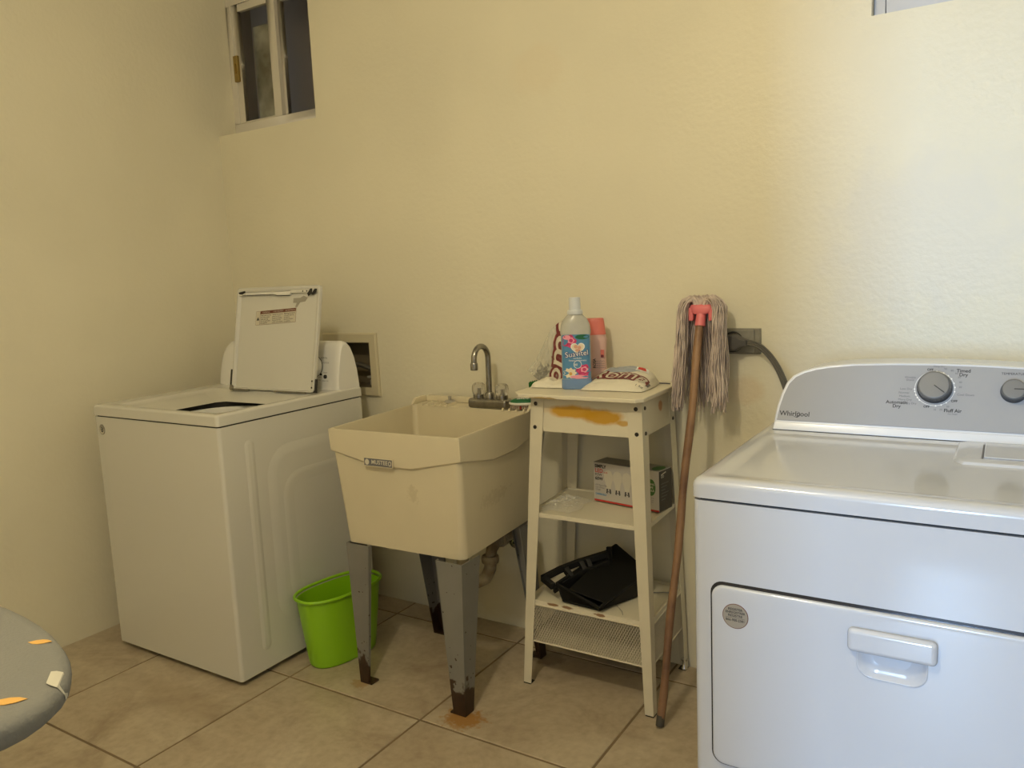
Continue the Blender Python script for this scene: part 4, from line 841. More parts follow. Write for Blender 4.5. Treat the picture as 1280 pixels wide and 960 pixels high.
T('LONG', 0.2165, 0.085, 0.009, 'label', 'CENTER', .02); T('LIFE', 0.2165, 0.075, 0.009, 'label', 'CENTER', .02); T('BULB', 0.2165, 0.065, 0.009, 'label', 'CENTER', .02)
for i in range(4): T(('Energy saving', 'No mercury', 'Long lasting', '10 years')[i], 0.200, 0.042 - i * 0.0062, 0.005, 'ink_grey')
b.build('front_print', t)

# black dustpan on the lower shelf
def dustpan():
    t = thing('dustpan', 'black plastic dustpan with slotted handle bar on the lower shelf', 'dustpan', (1.88, -0.2, 0.288))
    z = 0.2885
    b = B()
    # tray: floor, left wall, back wall, low right wall
    A, Bp, C_, D = V(1.812, -0.312, z), V(1.945, -0.322, z), V(2.010, -0.165, z), V(1.880, -0.100, z)
    At, Bt, Ct, Dt = V(1.785, -0.300, z + 0.050), V(1.952, -0.338, z + 0.018), V(2.035, -0.150, z + 0.075), V(1.890, -0.075, z + 0.120)
    th = 0.005
    def slab(p): 
        n = (Vector(p[1]) - Vector(p[0])).cross(Vector(p[3]) - Vector(p[0])).normalized() * th
        b.hexa([Vector(q) for q in p] + [Vector(q) + n for q in p], 'blackpl')
    slab([A, Bp, C_, D]); slab([A, D, Dt, At]); slab([D, C_, Ct, Dt]); slab([Bp, A, At, Bt]); slab([C_, Bp, Bt, Ct])
    # sloping hood inside
    slab([lerp_v(At, Bt, 0.3), lerp_v(Bt, Ct, 0.1), Ct, Dt])
    b.build('tray', t, bevel=0.002)
    b = B()
    for p, q, r in ((At, Bt, 0.0045), (Bt, Ct, 0.0045), (Ct, Dt, 0.0045), (Dt, At, 0.0045)): b.tube([p, q], r, 'blackpl', 8)
    b.build('tray_rim', t)
    # slotted handle bar along the upper left
    H0, H1, H2 = V(1.722, -0.290, 0.352), V(1.812, -0.200, 0.392), V(1.893, -0.150, 0.418)
    I0, I1, I2 = V(1.762, -0.300, 0.340), V(1.832, -0.220, 0.368), V(1.900, -0.160, 0.392)
    b = B(); d = V(0, 0, -0.020)
    b.loft([[p, p + V(0.014, -0.012, 0.0), p + V(0.014, -0.012, 0) + d, p + d] for p in (H0, lerp_v(H0, H1, .5) + V(0, 0, 0.004), H1, lerp_v(H1, H2, .5), H2)], 'blackpl', smooth=False)
    b.loft([[p, p + V(0.012, -0.010, 0.0), p + V(0.012, -0.010, 0) + d, p + d] for p in (I0 + V(0.01, 0, -.012), I1, I2)], 'blackpl', smooth=False)
    for s in (0.0, 0.33, 0.56, 0.66, 0.97):
        p = lerp_v(H0, H2, s) + V(0.006, -0.005, 0.000); q = lerp_v(I0, I2, s) + V(0.006, -0.005, -0.004); w = V(0.012 if s < .9 else 0.004, 0.009, 0.003)
        b.hexa([p + d, q + d, q + w + d, p + w + d, p, q, q + w, p + w], 'blackpl')
    P2 = V(1.897, -0.158, 0.428); b.hexa([P2 + V(0, 0, -0.05), P2 + V(0.016, 0, -0.05), P2 + V(0.016, 0.010, -0.05), P2 + V(0, 0.010, -0.05), P2 + V(-0.004, 0, 0), P2 + V(0.014, 0, 0.003), P2 + V(0.014, 0.010, 0.003), P2 + V(-0.004, 0.010, 0)], 'blackpl')
    b.build('handle_bar', t, bevel=0.0015)
dustpan()
b = B(); b.tube([(2.035, -0.125, 0.2885), (2.06, -0.118, 0.291), (2.085, -0.10, 0.2885), (2.095, -0.085, 0.290)], 0.0018, 'ink_grey', 6); tag(b.build('wire_scrap'), 'short thin dark wire on the right of the lower shelf', 'wire')
b = B(); b.tube([(1.96, -0.255, 0.2885), (1.985, -0.275, 0.291), (2.01, -0.30, 0.2895), (2.02, -0.318, 0.289)], 0.0012, 'hose_g', 6); tag(b.build('string_scrap'), 'thin grey string on the lower shelf just right of the dustpan', 'string')

# ------------------------------------------------------------------ things on the table top
def softener():
    c = V(1.838, -0.215, TT + 0.0005); a = radians(26); ux = V(cos(a), sin(a), 0); uy = V(-sin(a), cos(a), 0)
    t = thing('softener_bottle', 'tall fabric softener bottle with blue floral label and pale cap', 'bottle', tuple(c))
    def sec(w, d, z, p=4.0): return [c + ux * x + uy * y + V(0, 0, z) for x, y in ell(0, 0, w * 1.08 if w > 0.03 else w, d, 36, p)]
    b = B(); b.loft([sec(0.040, 0.026, 0), sec(0.0435, 0.029, 0.004), sec(0.0435, 0.029, 0.026), sec(0.042, 0.028, 0.032)], 'sblue', (True, False))
    b.loft([sec(0.042, 0.028, 0.032), sec(0.042, 0.028, 0.166), sec(0.0435, 0.029, 0.172), sec(0.0435, 0.029, 0.180, 3.4), sec(0.041, 0.028, 0.198, 3.0), sec(0.034, 0.025, 0.214, 2.4), sec(0.025, 0.021, 0.226, 2.0), sec(0.0185, 0.0185, 0.232, 2.0), sec(0.0175, 0.0175, 0.238, 2)], 'sbody', (False, True)); b.build('body', t)
    b = B(); b.lathe([(0.0235, 0.229), (0.0245, 0.231), (0.0245, 0.239), (0.0225, 0.242), (0.0180, 0.243), (0.0175, 0.278), (0.0160, 0.281)], c, 'cap', 28); b.build('cap', t)
    # label wrapped on the front
    W, H = 0.0435, 0.068; Oz = 0.101
    def wrap(x, y, d):
        yy = -(0.028 * (1 - (min(abs(x), 0.0450) / 0.0453) ** 4.0) ** 0.25) - 0.0006 - d
        return c + ux * x + uy * yy + V(0, 0, Oz + y)
    b = B(); n = 24; vs = [wrap(lerp(-W, W, i / n), y, 0) for y in (-H, H) for i in range(n + 1)]; b.add(vs, [(i, i + 1, i + n + 2, i + n + 1) for i in range(n)], 'slabel', True); lb = b.build('label', t)
    b = B(); FR0 = None
    def disc(x, y, rx, ry, k, d, nn=20, wob=0.0, petals=0):
        pts = []
        for i in range(nn):
            q = 2 * pi * i / nn; m = 1 + wob * cos(petals * q)
            pts.append((x + rx * m * cos(q), y + ry * m * sin(q)))
        b.add([wrap(max(-W, min(W, x)), max(-H, min(H, y)), d)] + [wrap(max(-W, min(W, px)), max(-H, min(H, py)), d) for px, py in pts], [(0, 1 + i, 1 + (i + 1) % nn) for i in range(nn)], k)
    disc(-0.020, 0.048, 0.021, 0.019, 'magenta', 0.0006, 30, 0.12, 5); disc(-0.027, 0.060, 0.012, 0.007, 'pinkpetal', 0.0008); disc(-0.014, 0.050, 0.010, 0.009, 'pinkpetal', 0.0009, 20, 0.15, 5); disc(-0.014, 0.050, 0.006, 0.006, 'magenta', 0.0011)
    disc(0.020, 0.060, 0.021, 0.0075, 'green', 0.0007)
    # heart with two figures' warm tones
    def heart(s, k, d):
        pts = []
        for i in range(30):
            q = 2 * pi * i / 30; pts.append((0.006 + s * 0.0155 * sin(q) ** 3 * 1.15, 0.026 + s * 0.0011 * (13 * cos(q) - 5 * cos(2 * q) - 2 * cos(3 * q) - cos(4 * q))))
        b.add([wrap(0.006, 0.026, d)] + [wrap(x, y, d) for x, y in pts], [(0, 1 + i, 1 + (i + 1) % 30) for i in range(30)], k)
    heart(1.22, 'ink_white', 0.0009); heart(1.02, 'creampetal', 0.0012); disc(0.000, 0.031, 0.006, 0.006, 'skin', 0.0015); disc(0.011, 0.028, 0.0055, 0.0055, 'skin', 0.0015); disc(0.006, 0.020, 0.008, 0.005, 'skin', 0.0014)
    b.text('Suavitel', 0.0235, None, 0.002, 0.0085, 'navy', d=0.0016, fn=wrap, sub=0.004, bold=0.06, rot=0.10); b.text('Suavitel', 0.0235, None, 0.002, 0.0085, 'ink_white', d=0.0020, fn=wrap, sub=0.004, bold=0.0, rot=0.10)
    b.text('cuidado', 0.008, None, 0.004, -0.0045, 'ink_white', d=0.0008, fn=wrap, sub=0.004); b.text('fresca primavera', 0.008, None, 0.004, -0.0115, 'ink_white', d=0.0008, fn=wrap, sub=0.004)
    disc(0.004, -0.024, 0.0125, 0.0125, 'ink_white', 0.0008); disc(0.004, -0.024, 0.011, 0.011, 'slabel', 0.0010); b.text('80', 0.010, None, -0.001, -0.025, 'ink_white', d=0.0012, fn=wrap, sub=0.004)
    disc(-0.020, -0.050, 0.019, 0.015, 'creampetal', 0.0006, 36, 0.16, 9); disc(-0.018, -0.052, 0.005, 0.005, 'orange', 0.0008)
    disc(0.021, -0.042, 0.021, 0.018, 'magenta', 0.0007, 30, 0.12, 6); disc(0.024, -0.040, 0.011, 0.009, 'pinkpetal', 0.0009, 20, 0.15, 5); disc(0.024, -0.040, 0.006, 0.005, 'magenta', 0.0011); disc(0.010, -0.062, 0.030, 0.006, 'pinkpetal', 0.0009, 20, 0.1, 7)
    b.build('label_print', lb)
softener()
def pink_bottle():
    c = V(1.840, -0.085, TT + 0.0005); t = thing('pink_bottle', 'pale pink bottle with coral cap standing behind the softener bottle', 'bottle', tuple(c))
    a = radians(22); ux = V(cos(a), sin(a), 0); uy = V(-sin(a), cos(a), 0)
    def sec(w, d, z, p=3.0, o=0): return [c + ux * (x + o) + uy * y + V(0, 0, z) for x, y in ell(0, 0, w, d, 32, p)]
    b = B(); b.loft([sec(0.036, 0.022, 0), sec(0.038, 0.024, 0.004), sec(0.036, 0.023, 0.05), sec(0.034, 0.022, 0.09), sec(0.037, 0.023, 0.12), sec(0.038, 0.023, 0.140), sec(0.033, 0.021, 0.158)], 'palepink'); b.build('body', t)
    b = B(); b.loft([sec(0.036, 0.023, 0.156), sec(0.035, 0.0225, 0.160), sec(0.031, 0.021, 0.195), sec(0.0305, 0.0205, 0.205, 3, -0.001), sec(0.028, 0.018, 0.208, 3, -0.001)], 'coral'); b.build('cap', t)
    fr = (c + ux * 0.0 - uy * 0.0242, ux, V(0, 0, 1), -uy); b = B()
    b.prism(rrect(0.018, 0.029, 0.085, 0.108, 0.001, 2), fr, -0.003, 0.0002, 'coral'); b.prism(rrect(0.019, 0.028, 0.083, 0.092, 0.001, 2), fr, -0.002, 0.0004, 'maroon')
    b.text('ROSA', 0.012, fr, -0.002, 0.065, 'ink', d=0.001, rot=pi / 2, bold=.02)
    for i in range(4): b.text('suave y fresco', 0.006, fr, 0.015, 0.072 - i * 0.007, 'ink_grey', d=0.001)
    b.build('label_print', t)
pink_bottle()
def detergent_bag():
    c = V(1.960, -0.165, TT + 0.0008); t = thing('detergent_bag', 'full white detergent bag with maroon lettering lying on the table top', 'bag', tuple(c))
    a = radians(4); ux = V(cos(a), sin(a), 0); uy = V(-sin(a), cos(a), 0); W, D, Hh = 0.104, 0.088, 0.058
    def hgt(u, v): 
        gv = (max(0.0, v + 1) / 1.45) ** 0.62 if v < 0.45 else max(0.0, 1 - ((v - 0.45) / 0.55) ** 2.2) ** 0.6
        e = max(0.0, 1 - abs(u) ** 3.6) ** 0.55 * gv
        return Hh * e * (0.93 + 0.10 * noise.noise(V(u * 1.6, v * 1.6, 3)) + 0.10 * (v * 0.5 + 0.5)) + 0.0025 * noise.noise(V(u * 7, v * 7, 1)) * e
    def pt(u, v, top=True, d=0):
        pin = 1 - 0.05 * (abs(u) ** 2) * (abs(v) ** 2); h = hgt(u, v)
        return c + ux * (W * u * pin + 0.020 * (v + 1) * 0.5 * (1 - u) * 0.5) + uy * (D * v * (1 - 0.05 * (1 - abs(u)))) + V(0, 0, max((h if top else 0.0), 0.0012 if top else 0) + d)
    b = B(); n = 40
    vs = [pt(i / n * 2 - 1, j / n * 2 - 1) for i in range(n + 1) for j in range(n + 1)]; fs = [(i * (n + 1) + j, (i + 1) * (n + 1) + j, (i + 1) * (n + 1) + j + 1, i * (n + 1) + j + 1) for i in range(n) for j in range(n)]
    b.add(vs, fs, 'powder', True); b.add([pt(-1, -1, False), pt(1, -1, False), pt(1, 1, False), pt(-1, 1, False)], [(3, 2, 1, 0)], 'powder'); bg_ = b.build('bag', t)
    b = B(); f = lambda x, y, d: pt(x, y, True, d)
    def patch(pts, k, d):
        vs2, fs2 = subdiv([V(*p, 0) for p in pts], [tuple(range(len(pts)))], 0.12); 
        vs2, fs2 = tri_sub(pts, 0.07); b.add([pt(p[0], p[1], True, d) for p in vs2], fs2, k)
    patch([(-0.80, 0.15), (-0.62, 0.02), (0.30, 0.02), (0.55, 0.2), (0.45, 0.50), (-0.5, 0.50)], 'bluegrey', 0.0010)
    patch([(0.40, 0.18), (0.80, 0.30), (0.72, 0.62), (0.36, 0.60)], 'ink_white', 0.0013); patch([(0.44, 0.28), (0.72, 0.34), (0.62, 0.54), (0.42, 0.50)], 'red', 0.0016)
    patch([(0.10, 0.66), (0.82, 0.60), (0.84, 0.70), (0.10, 0.74)], 'ink_grey', 0.0013)
    for off_, k, d, bo in ((0, 'maroon', 0.0018, 0.09), (0, 'label', 0.0024, 0.0)):
        b.text('Roma', 0.86, None, -0.02, -0.22, k, d=d, fn=lambda x, y, dd: pt(min(max(x * 0.92, -.95), .95), min(max(y * 0.80 - 0.02, -.9), .9), True, dd), sub=0.05, bold=bo, shear=0.25, rot=-0.06)
    patch([(0.93, -0.55), (0.985, -0.45), (0.985, -0.15), (0.94, -0.2)], 'ink_grey', 0.0012)
    b.text('1 kg', 0.16, None, 0.80, -0.72, 'ink_grey', d=0.0012, fn=f, sub=0.04)
    b.build('bag_print', bg_)
def tri_sub(pts, L):
    bm = bmesh.new(); vs = [bm.verts.new((p[0], p[1], 0)) for p in pts]; bm.faces.new(vs); bmesh.ops.triangulate(bm, faces=bm.faces[:])
    for _ in range(6):
        es = [e for e in bm.edges if e.calc_length() > L]
        if not es: break
        bmesh.ops.subdivide_edges(bm, edges=es, cuts=1); bmesh.ops.triangulate(bm, faces=bm.faces[:])
    bm.verts.index_update(); r = ([v.co.copy() for v in bm.verts], [[v.index for v in f.verts] for f in bm.faces]); bm.free(); return r
detergent_bag()
def clear_bag():
    t = thing('clear_detergent_bag', 'nearly empty clear detergent bag slumped against the wall left of the bottles', 'bag', (1.73, -0.10, TT + 0.001))
    # crumpled upright sheet; u across, v up
    Pt = [V(1.700, -0.185, TT + 0.002), V(1.800, -0.185, TT + 0.002), V(1.700, -0.045, 1.125), V(1.578, -0.080, 0.985)]
    def q(u, v, d=0.0):
        u2, v2 = u, v
        p = Pt[0] * (1 - u2) * (1 - v2) + Pt[1] * u2 * (1 - v2) + V(1.745, -0.05, 1.10) * u2 * v2 + Pt[3] * (1 - u2) * v2
        # the tip of the kite leans left-up
        p = p + V(-0.012, 0, 0.055) * (4 * u * v * (1 - abs(u - .6)) * 0.5 * v)
        k = 0.010 * noise.noise(V(u * 4, v * 4, 1.5)) + 0.006 * noise.noise(V(u * 9, v * 9, 7)) 
        return p + V(0.3, -1, 0.1).normalized() * (k + d + 0.018 * sin(pi * u) * (1 - v * 0.6))
    b = B(); n = 26; vs = [q(i / n, j / n) for i in range(n + 1) for j in range(n + 1)]; fs = [(i * (n + 1) + j, (i + 1) * (n + 1) + j, (i + 1) * (n + 1) + j + 1, i * (n + 1) + j + 1) for i in range(n) for j in range(n)]
    b.add(vs, fs, 'film2'); 
    b.add([p + V(0.004, 0.012, 0) for p in vs], fs, 'film2'); sh = b.build('clear_sheet', t)
    b = B()
    for k, d, bo in (('maroon', 0.002, 0.10), ('label', 0.003, 0.01)):
        b.text('Roma', 0.62, None, 0.60, 0.42, k, d=d, fn=lambda x, y, dd: q(min(max(x, 0), 1), min(max(y, 0), 1), dd), sub=0.05, bold=bo, rot=radians(62), shear=0.1)
    for i in range(4): b.text(('LAVA Y', 'RINDE', 'MAS CON', 'MENOS')[i], 0.13, None, 0.10 + i * 0.035, 0.62 - i * 0.085, 'ink_grey', d=0.002, fn=lambda x, y, dd: q(min(max(x, 0), 1), min(max(y, 0), 1), dd), sub=0.05, bold=.02, rot=radians(25))
    b.build('bag_print', sh)
    b = B(); n = 24; c = V(1.742, -0.205, TT + 0.001); a = radians(8); ux = V(cos(a), sin(a), 0); uy = V(-sin(a), cos(a), 0); vs = []
    for i in range(n + 1):
        for j in range(n + 1):
            u, v = i / n * 2 - 1, j / n * 2 - 1; e = max(0, 1 - abs(u) ** 3) ** .5 * max(0, 1 - abs(v) ** 3) ** .5
            vs.append(c + ux * u * 0.058 + uy * v * 0.040 + V(0, 0, 0.001 + 0.026 * e * (0.9 + 0.5 * noise.noise(V(u * 2, v * 2, 9)))))
    b.add(vs, [(i * (n + 1) + j, (i + 1) * (n + 1) + j, (i + 1) * (n + 1) + j + 1, i * (n + 1) + j + 1) for i in range(n) for j in range(n)], 'powder', True); o = b.build('powder_pouch', t); o['label'] = 'white folded pouch of leftover powder at the foot'
clear_bag()
b = B(); b.tube([(2.03, -0.06, TT + 0.002), (2.05, -0.075, TT + 0.004), (2.065, -0.06, TT + 0.002), (2.085, -0.07, TT + 0.003)], 0.0022, 'ink_grey', 6); tag(b.build('twist_tie'), 'dark bit of twisted tie at the back right of the table top', 'scrap')

# ------------------------------------------------------------------ lime bucket
def bucket():
    c = V(1.000, -0.468, 0.001); t = thing('waste_bin', 'lime green oval plastic waste bin between washing machine and tub', 'bin', tuple(c))
    a = radians(-9); R = lambda x, y, z: c + V(x * cos(a) - y * sin(a), x * sin(a) + y * cos(a), z)
    def st(w, l, z, n=48):
        out = []
        for x, y in ell(0, 0, w, l, n, 2.5): 
            out.append(R(x, y, z))
        return out
    w0, l0, w1, l1, H = 0.070, 0.128, 0.089, 0.160, 0.252
    def at(s, g=0): return st(lerp(w0, w1, s) - g, lerp(l0, l1, s) - g, H * s)
    b = B(); b.loft([st(w0 - 0.008, l0 - 0.008, 0.0), st(w0 - 0.002, l0 - 0.002, 0.001), st(w0, l0, 0.006)] + [at(s) for s in (0.1, 0.3, 0.6, 0.9, 0.955)] + [at(0.96, 0.0), ] + [at(s, 0.003) for s in (0.96, 0.6, 0.1)] + [st(w0 - 0.01, l0 - 0.01, 0.008)], 'lime', (True, True)); b.build('body', t)
    b = B()
    rp = [(p + V(0, 0, 0.012 * max(0, (p - R(0.02, 0.15, 0)).length < 0.06))) for p in st(w1 + 0.002, l1 + 0.002, H)]
    rings = []
    for k in range(8):
        q = 2 * pi * k / 8; rings.append([p0 for p0 in st(w1 + 0.003 + 0.0055 * cos(q), l1 + 0.003 + 0.0055 * cos(q), H - 0.002 + 0.006 * sin(q))])
    rings.append(rings[0]); b.loft(rings, 'lime', (False, False)); b.build('rolled_rim', t)
bucket()

# ------------------------------------------------------------------ mop
def mop():
    foot, head = V(2.157, -0.381, 0.006), V(2.2005, -0.118, 1.150); ax = (head - foot).normalized()
    t = thing('string_mop', 'upside-down string mop with wooden handle leaning on the wall beside the table', 'mop', tuple(foot))
    b = B(); pts = [lerp_v(foot, head, i / 14) + V(0.002 * sin(i * 1.3), 0, 0) for i in range(15)]
    b.tube(pts, [0.0115] + [0.0118 + 0.0008 * sin(i * 2.1) for i in range(1, 15)], 'wood', 14); b.build('handle', t)
    b = B(); b.tube([lerp_v(foot, head, -0.001) , foot + ax * 0.03], 0.0122, 'hose', 14); b.build('worn_tip', t)
    # pink clamp: socket, curved bar and lugs
    h = head; b = B(); b.lathe([(0.0155, -0.012), (0.0150, 0.0), (0.0135, 0.030)], h, 'pink', 18, axis=ax)
    top = h + ax * 0.040; ring_ = [[top + V(x * 1.0, y, 0) + ax * z for x, y in ell(0, 0, w, d, 24, 2.6)] for w, d, z in ((0.022, 0.012, -0.016), (0.032, 0.016, -0.010), (0.037, 0.018, 0.0), (0.037, 0.018, 0.007), (0.032, 0.014, 0.012))]
    b.loft(ring_, 'pink')
    for sx in (-1, 1): b.rbox(top.x + sx * 0.030 - 0.007, top.x + sx * 0.030 + 0.007, top.y - 0.013, top.y + 0.010, top.z - 0.036, top.z + 0.002, 'pink', 0.003, 2)
    b.build('clamp', t)
    # strands
    random.seed(21); b = B(); K = top + V(0, 0, 0.006)
    for i in range(300):
        a = random.uniform(0, 2 * pi); rad = random.uniform(0.4, 1)
        # where the strand leaves the top, and where it falls
        s0 = K + V(cos(a) * 0.026 * rad, sin(a) * 0.010 * rad, 0)
        dx = cos(a); dy = sin(a)
        out = random.uniform(0.42, 1.0)
        ox = dx * 0.066 * out; oy = dy * 0.046 * out
        if dy < 0 and abs(dx) < 0.55 * (0.6 + out):   # the front stays open around the clamp and handle
            if random.random() < 0.93: ox = math.copysign(random.uniform(0.030, 0.064), dx); oy = -random.uniform(0.0, 0.03)
        if dy >= 0: ox = random.uniform(-0.064, 0.064); oy = random.uniform(0.012, 0.05)
        if abs(ox) < 0.040 and oy < 0: ox = math.copysign(random.uniform(0.042, 0.066), ox)
        apex = K + V(ox * 0.55, oy * 0.55, random.uniform(0.016, 0.034) * (1.15 - 0.3 * out))
        sh = K + V(ox, oy, random.uniform(-0.012, 0.006))
        Ln = random.choice((random.uniform(0.20, 0.30), random.uniform(0.26, 0.325)))
        sw = random.uniform(-0.014, 0.014) - (0.020 if ox < -0.035 else 0)
        pts = [s0 + V(0, 0, -0.004), lerp_v(s0, apex, 0.6) + V(0, 0, 0.008), apex, lerp_v(apex, sh, 0.55) + V(ox * 0.05, oy * 0.05, 0.006), sh]
        ph = random.uniform(0, 6.28); fq = random.uniform(0.8, 2.6); am = random.uniform(0.001, 0.0055)
        for k in range(1, 10):
            s = k / 9; p = sh + V(sw * s ** 1.4 + am * sin(ph + fq * 6 * s) , am * cos(ph * 1.7 + fq * 5 * s) - 0.01 * s * (dy < 0), -Ln * s + 0.012)
            p.y = min(p.y, -0.007); pts.append(p)
        for p in pts:
            if p.z < 0.975: p.x = max(p.x, 2.119)
            if p.x > 2.228: p.y = min(p.y, -0.066)
            p.y = min(p.y, -0.006)
        b.tube(pts, 0.0019 * random.uniform(0.8, 1.2), 'yarn', 5)
    o = b.build('strands', t); o['kind'] = 'stuff'
mop()

# ------------------------------------------------------------------ outlet, plug and cord
t = thing('dryer_outlet', 'grey metal outlet plate on the wall between mop and dryer', 'outlet', (2.285, 0, 1.085))
def og(x0, x1, z0, z1, d): return [V(x, -d, z) for x, z in ((x0, z0), (x1, z0), (x1, z1), (x0, z1))]
b = B(); b.loft([og(2.222, 2.346, 1.046, 1.122, 0.0008), og(2.222, 2.346, 1.046, 1.122, 0.012), og(2.225, 2.343, 1.049, 1.119, 0.014)], 'plate', smooth=False); b.build('backbox', t)
b = B(); b.rbox(2.226, 2.330, -0.021, -0.0135, 1.050, 1.118, 'plate', 0.002, 2); b.build('cover_plate', t)
b = B(); b.lathe([(0.031, 0), (0.031, 0.007), (0.029, 0.009)], (2.268, -0.0205, 1.083), 'gap', 28, axis=(0, -1, 0)); b.build('receptacle', t)
t = thing('dryer_power_cord', 'dark grey plug and flat cord running from the outlet behind the dryer', 'power cord', (2.27, -0.03, 1.083))
b = B(); 
def pl(g, d): return [V(x, -d, z) for x, z in [(2.238 + g, 1.083), (2.246 + g, 1.066 + g), (2.262, 1.058 + g), (2.285, 1.058 + g), (2.303 - g, 1.070 + g * .5), (2.318 - g, 1.073), (2.318 - g, 1.091), (2.303 - g, 1.096 - g * .5), (2.285, 1.107 - g), (2.262, 1.107 - g), (2.246 + g, 1.100 - g)]]
b.loft([pl(0, 0.0300), pl(0, 0.050), pl(0.003, 0.056), pl(0.007, 0.058)], 'plug', smooth=False); b.build('plug', t, bevel=0.0015)
b = B()
P0 = [V(2.310, -0.046, 1.083), V(2.335, -0.048, 1.080), V(2.360, -0.055, 1.070), V(2.388, -0.070, 1.048), V(2.415, -0.095, 1.020), V(2.440, -0.130, 0.988), V(2.462, -0.165, 0.950), V(2.480, -0.190, 0.90), V(2.50, -0.200, 0.80), V(2.53, -0.200, 0.60), V(2.58, -0.205, 0.45), V(2.60, -0.24, 0.40)]
import mathutils
def smooth_path(P, m=5):
    out = []
    for i in range(len(P) - 1):
        a, b_, c_, d = P[max(i - 1, 0)], P[i], P[i + 1], P[min(i + 2, len(P) - 1)]
        for j in range(m):
            s = j / m; out.append(0.5 * ((2 * b_) + (c_ - a) * s + (2 * a - 5 * b_ + 4 * c_ - d) * s * s + (3 * b_ - a - 3 * c_ + d) * s ** 3))
    return out + [P[-1]]
path = smooth_path(P0)
for k in (-1, 0, 1):
    pp = []
    for i, p in enumerate(path):
        tg = (path[min(i + 1, len(path) - 1)] - path[max(i - 1, 0)]).normalized(); sd = tg.cross(V(0.2, -1, 0.3)).normalized(); pp.append(p + sd * k * 0.0056)
    b.tube(pp, 0.0036, 'cord', 8)
b.build('cord', t)

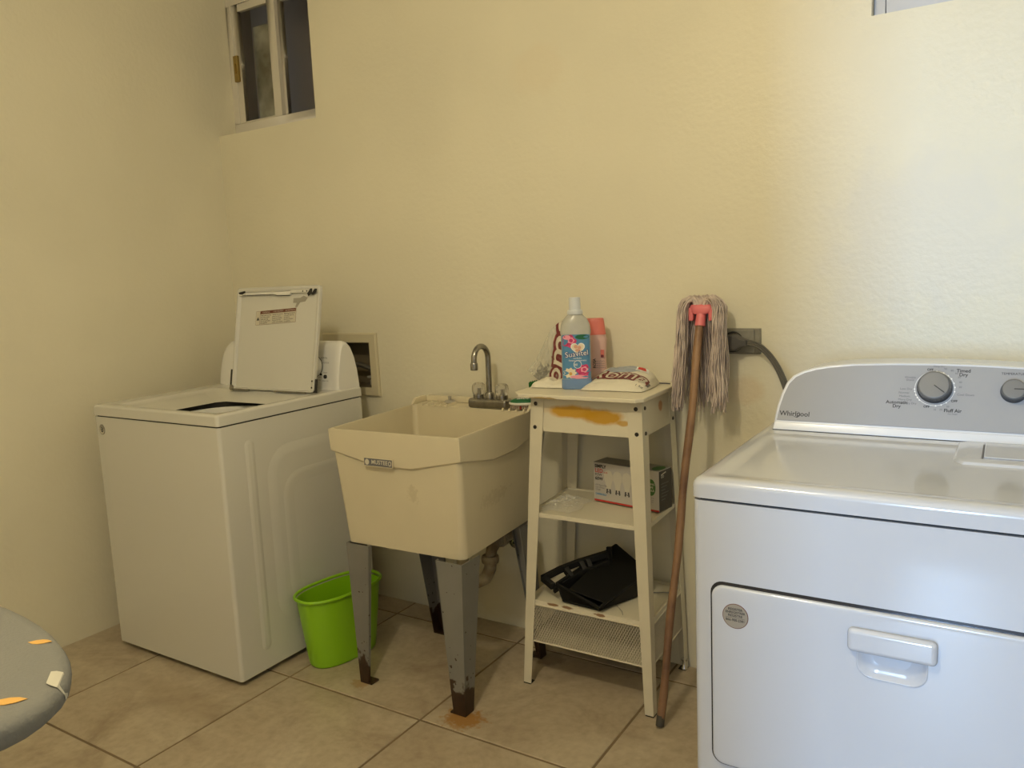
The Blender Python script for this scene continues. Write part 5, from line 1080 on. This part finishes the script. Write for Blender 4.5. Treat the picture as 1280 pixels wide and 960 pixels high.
# ------------------------------------------------------------------ ironing board
def ironing_board():
    z = 0.97; T = V(2.288, -2.078, 0); th = 3.338; d = V(cos(th), sin(th), 0); n = V(-d.y, d.x, 0); Wd, L, TOT = 0.184, 0.507, 1.25
    t = thing('ironing_board', 'rounded tip of a grey ironing board with orange leaf print in the foreground', 'ironing board', tuple(T + d * 0.6))
    def outline(g, zz):
        pts = []
        ss = [0.5 * (1 - cos(pi * i / 24)) for i in range(13)]   # 0..0.5 -> nose
        side = []
        for i in range(17):
            s = L * (1 - cos(pi / 2 * i / 16)); m = Wd * sqrt(max(0, 1 - ((L - s) / L) ** 2)); side.append((s, m))
        side += [(0.8, Wd), (TOT - 0.03, Wd * 0.96), (TOT, Wd * 0.88)]
        full = [(s, m) for s, m in side] + [(s, -m) for s, m in side[::-1]][:-1]
        for s, m in full:
            k = 1 - g / Wd; pts.append(T + d * (0.5 + (s - 0.5) * (1 - g / 0.5)) + n * m * k + V(0, 0, zz))
        return pts
    b = B(); b.loft([outline(0.03, z - 0.030), outline(0.012, z - 0.028), outline(0.002, z - 0.020), outline(0.0, z - 0.010), outline(0.004, z - 0.002), outline(0.014, z), outline(0.05, z + 0.001)], 'iron_cloth'); top = b.build('padded_top', t)
    def leaf(px, py, ang, l, w, k='orange', h=0.0008):
        u = V(cos(ang), sin(ang), 0); v = V(-sin(ang), cos(ang), 0); c = V(px, py, z + h)
        pts = [c + u * l * s + v * w * sg * sin(pi * min(max((s + 1) / 2, 0), 1)) ** 0.8 for s, sg in [(-1, 1), (-.5, 1), (0, 1), (.5, 1), (1, 1), (.5, -1), (0, -1), (-.5, -1)]]
        b = B(); b.loft([[p - V(0, 0, 0.0004) for p in pts], pts], k, smooth=False); b.build('printed_leaf', top)
    def onz(px, py):
        r = _r * ((px - 640) / 988.48) + _u * (-(py - 480) / 988.48) + _f; o = Vector((2.9662, -2.38056, 1.31187)); s = (z - o.z) / r.z; return o + r * s
    p = onz(50, 803); leaf(p.x, p.y, 0.55, 0.012, 0.005); p = onz(9, 878); leaf(p.x, p.y, 0.75, 0.016, 0.006, h=0.0012)
    leaf(2.00, -2.16, 0.5, 0.02, 0.008, h=0.0014); leaf(1.85, -2.05, 1.0, 0.02, 0.008, h=0.0014); leaf(1.70, -2.20, 0.2, 0.02, 0.008, h=0.0014)
    b = B(); idx = (1, 0, -1)
    def pz(g, zz, e): return [outline(g, zz)[k] - d * e for k in idx]
    ctr_ = lambda row: row
    rows = [outline(0.015, z + 0.0016), outline(0.010, z + 0.0008), outline(0.004, z - 0.0006), outline(-0.0008, z - 0.010), outline(-0.0008, z - 0.017)]
    tr = lambda row, a0, a1, n_: [lerp_v(row[-2], row[-4], a0 + (a1 - a0) * k / n_) for k in range(n_ + 1)]
    R5 = [tr(rw, lo, hi, 4) for rw, lo, hi in zip(rows, (0.05, 0.0, 0.0, 0.12, 0.2), (0.60, 0.66, 0.66, 0.52, 0.38))]
    b.loft(R5, 'palepatch', (False, False), closed=False, smooth=False); b.add([p + V(0, 0, 0) for p in R5[0]], [(0, 1, 2)], 'palepatch'); o = b.build('worn_patch', top); o['label'] = 'pale worn patch at the tip'
    for s0, s1, m in ((0.50, 1.08, 1), (1.08, 0.50, -1)):
        b = B(); A = T + d * s0; Cc = T + d * s1
        for sd in (-0.11, 0.11): b.tube([A + n * (sd * 0.6) + V(0, 0, z - 0.032), Cc + n * sd + V(0, 0, 0.012)], 0.010, 'metal_dull', 10)
        b.tube([Cc - n * 0.19 + V(0, 0, 0.0125), Cc + n * 0.19 + V(0, 0, 0.0125)], 0.012, 'metal_dull', 10); b.build('leg_frame', t)
ironing_board()

# ------------------------------------------------------------------ ceiling lamp (outside the frame, gives the warm light)
t = thing('ceiling_lamp', 'round globe lamp on the ceiling above the room', 'lamp', (LAMP[0], LAMP[1], RZ))
b = B(); b.lathe([(0.09, 0), (0.09, -0.02), (0.06, -0.04), (0.02, -0.05), (0.02, -0.20)], (LAMP[0], LAMP[1], RZ - 0.0005), 'alu', 28); b.build('rose', t)
b = B(); b.lathe([(0.03 , 0.205), (0.03, 0.155)], (LAMP[0], LAMP[1], LAMP[2] - 0.02), 'alu', 20); b.build('socket', t)
b = B(); b.lathe([(0.002, 0.0), (0.03, 0.008), (0.045, 0.035), (0.035, 0.075), (0.02, 0.095)], (LAMP[0], LAMP[1], LAMP[2] + 0.075), 'globe', 24); b.build('bulb', t)
for o in list(bpy.data.objects):
    if '_w' in o: del o['_w']
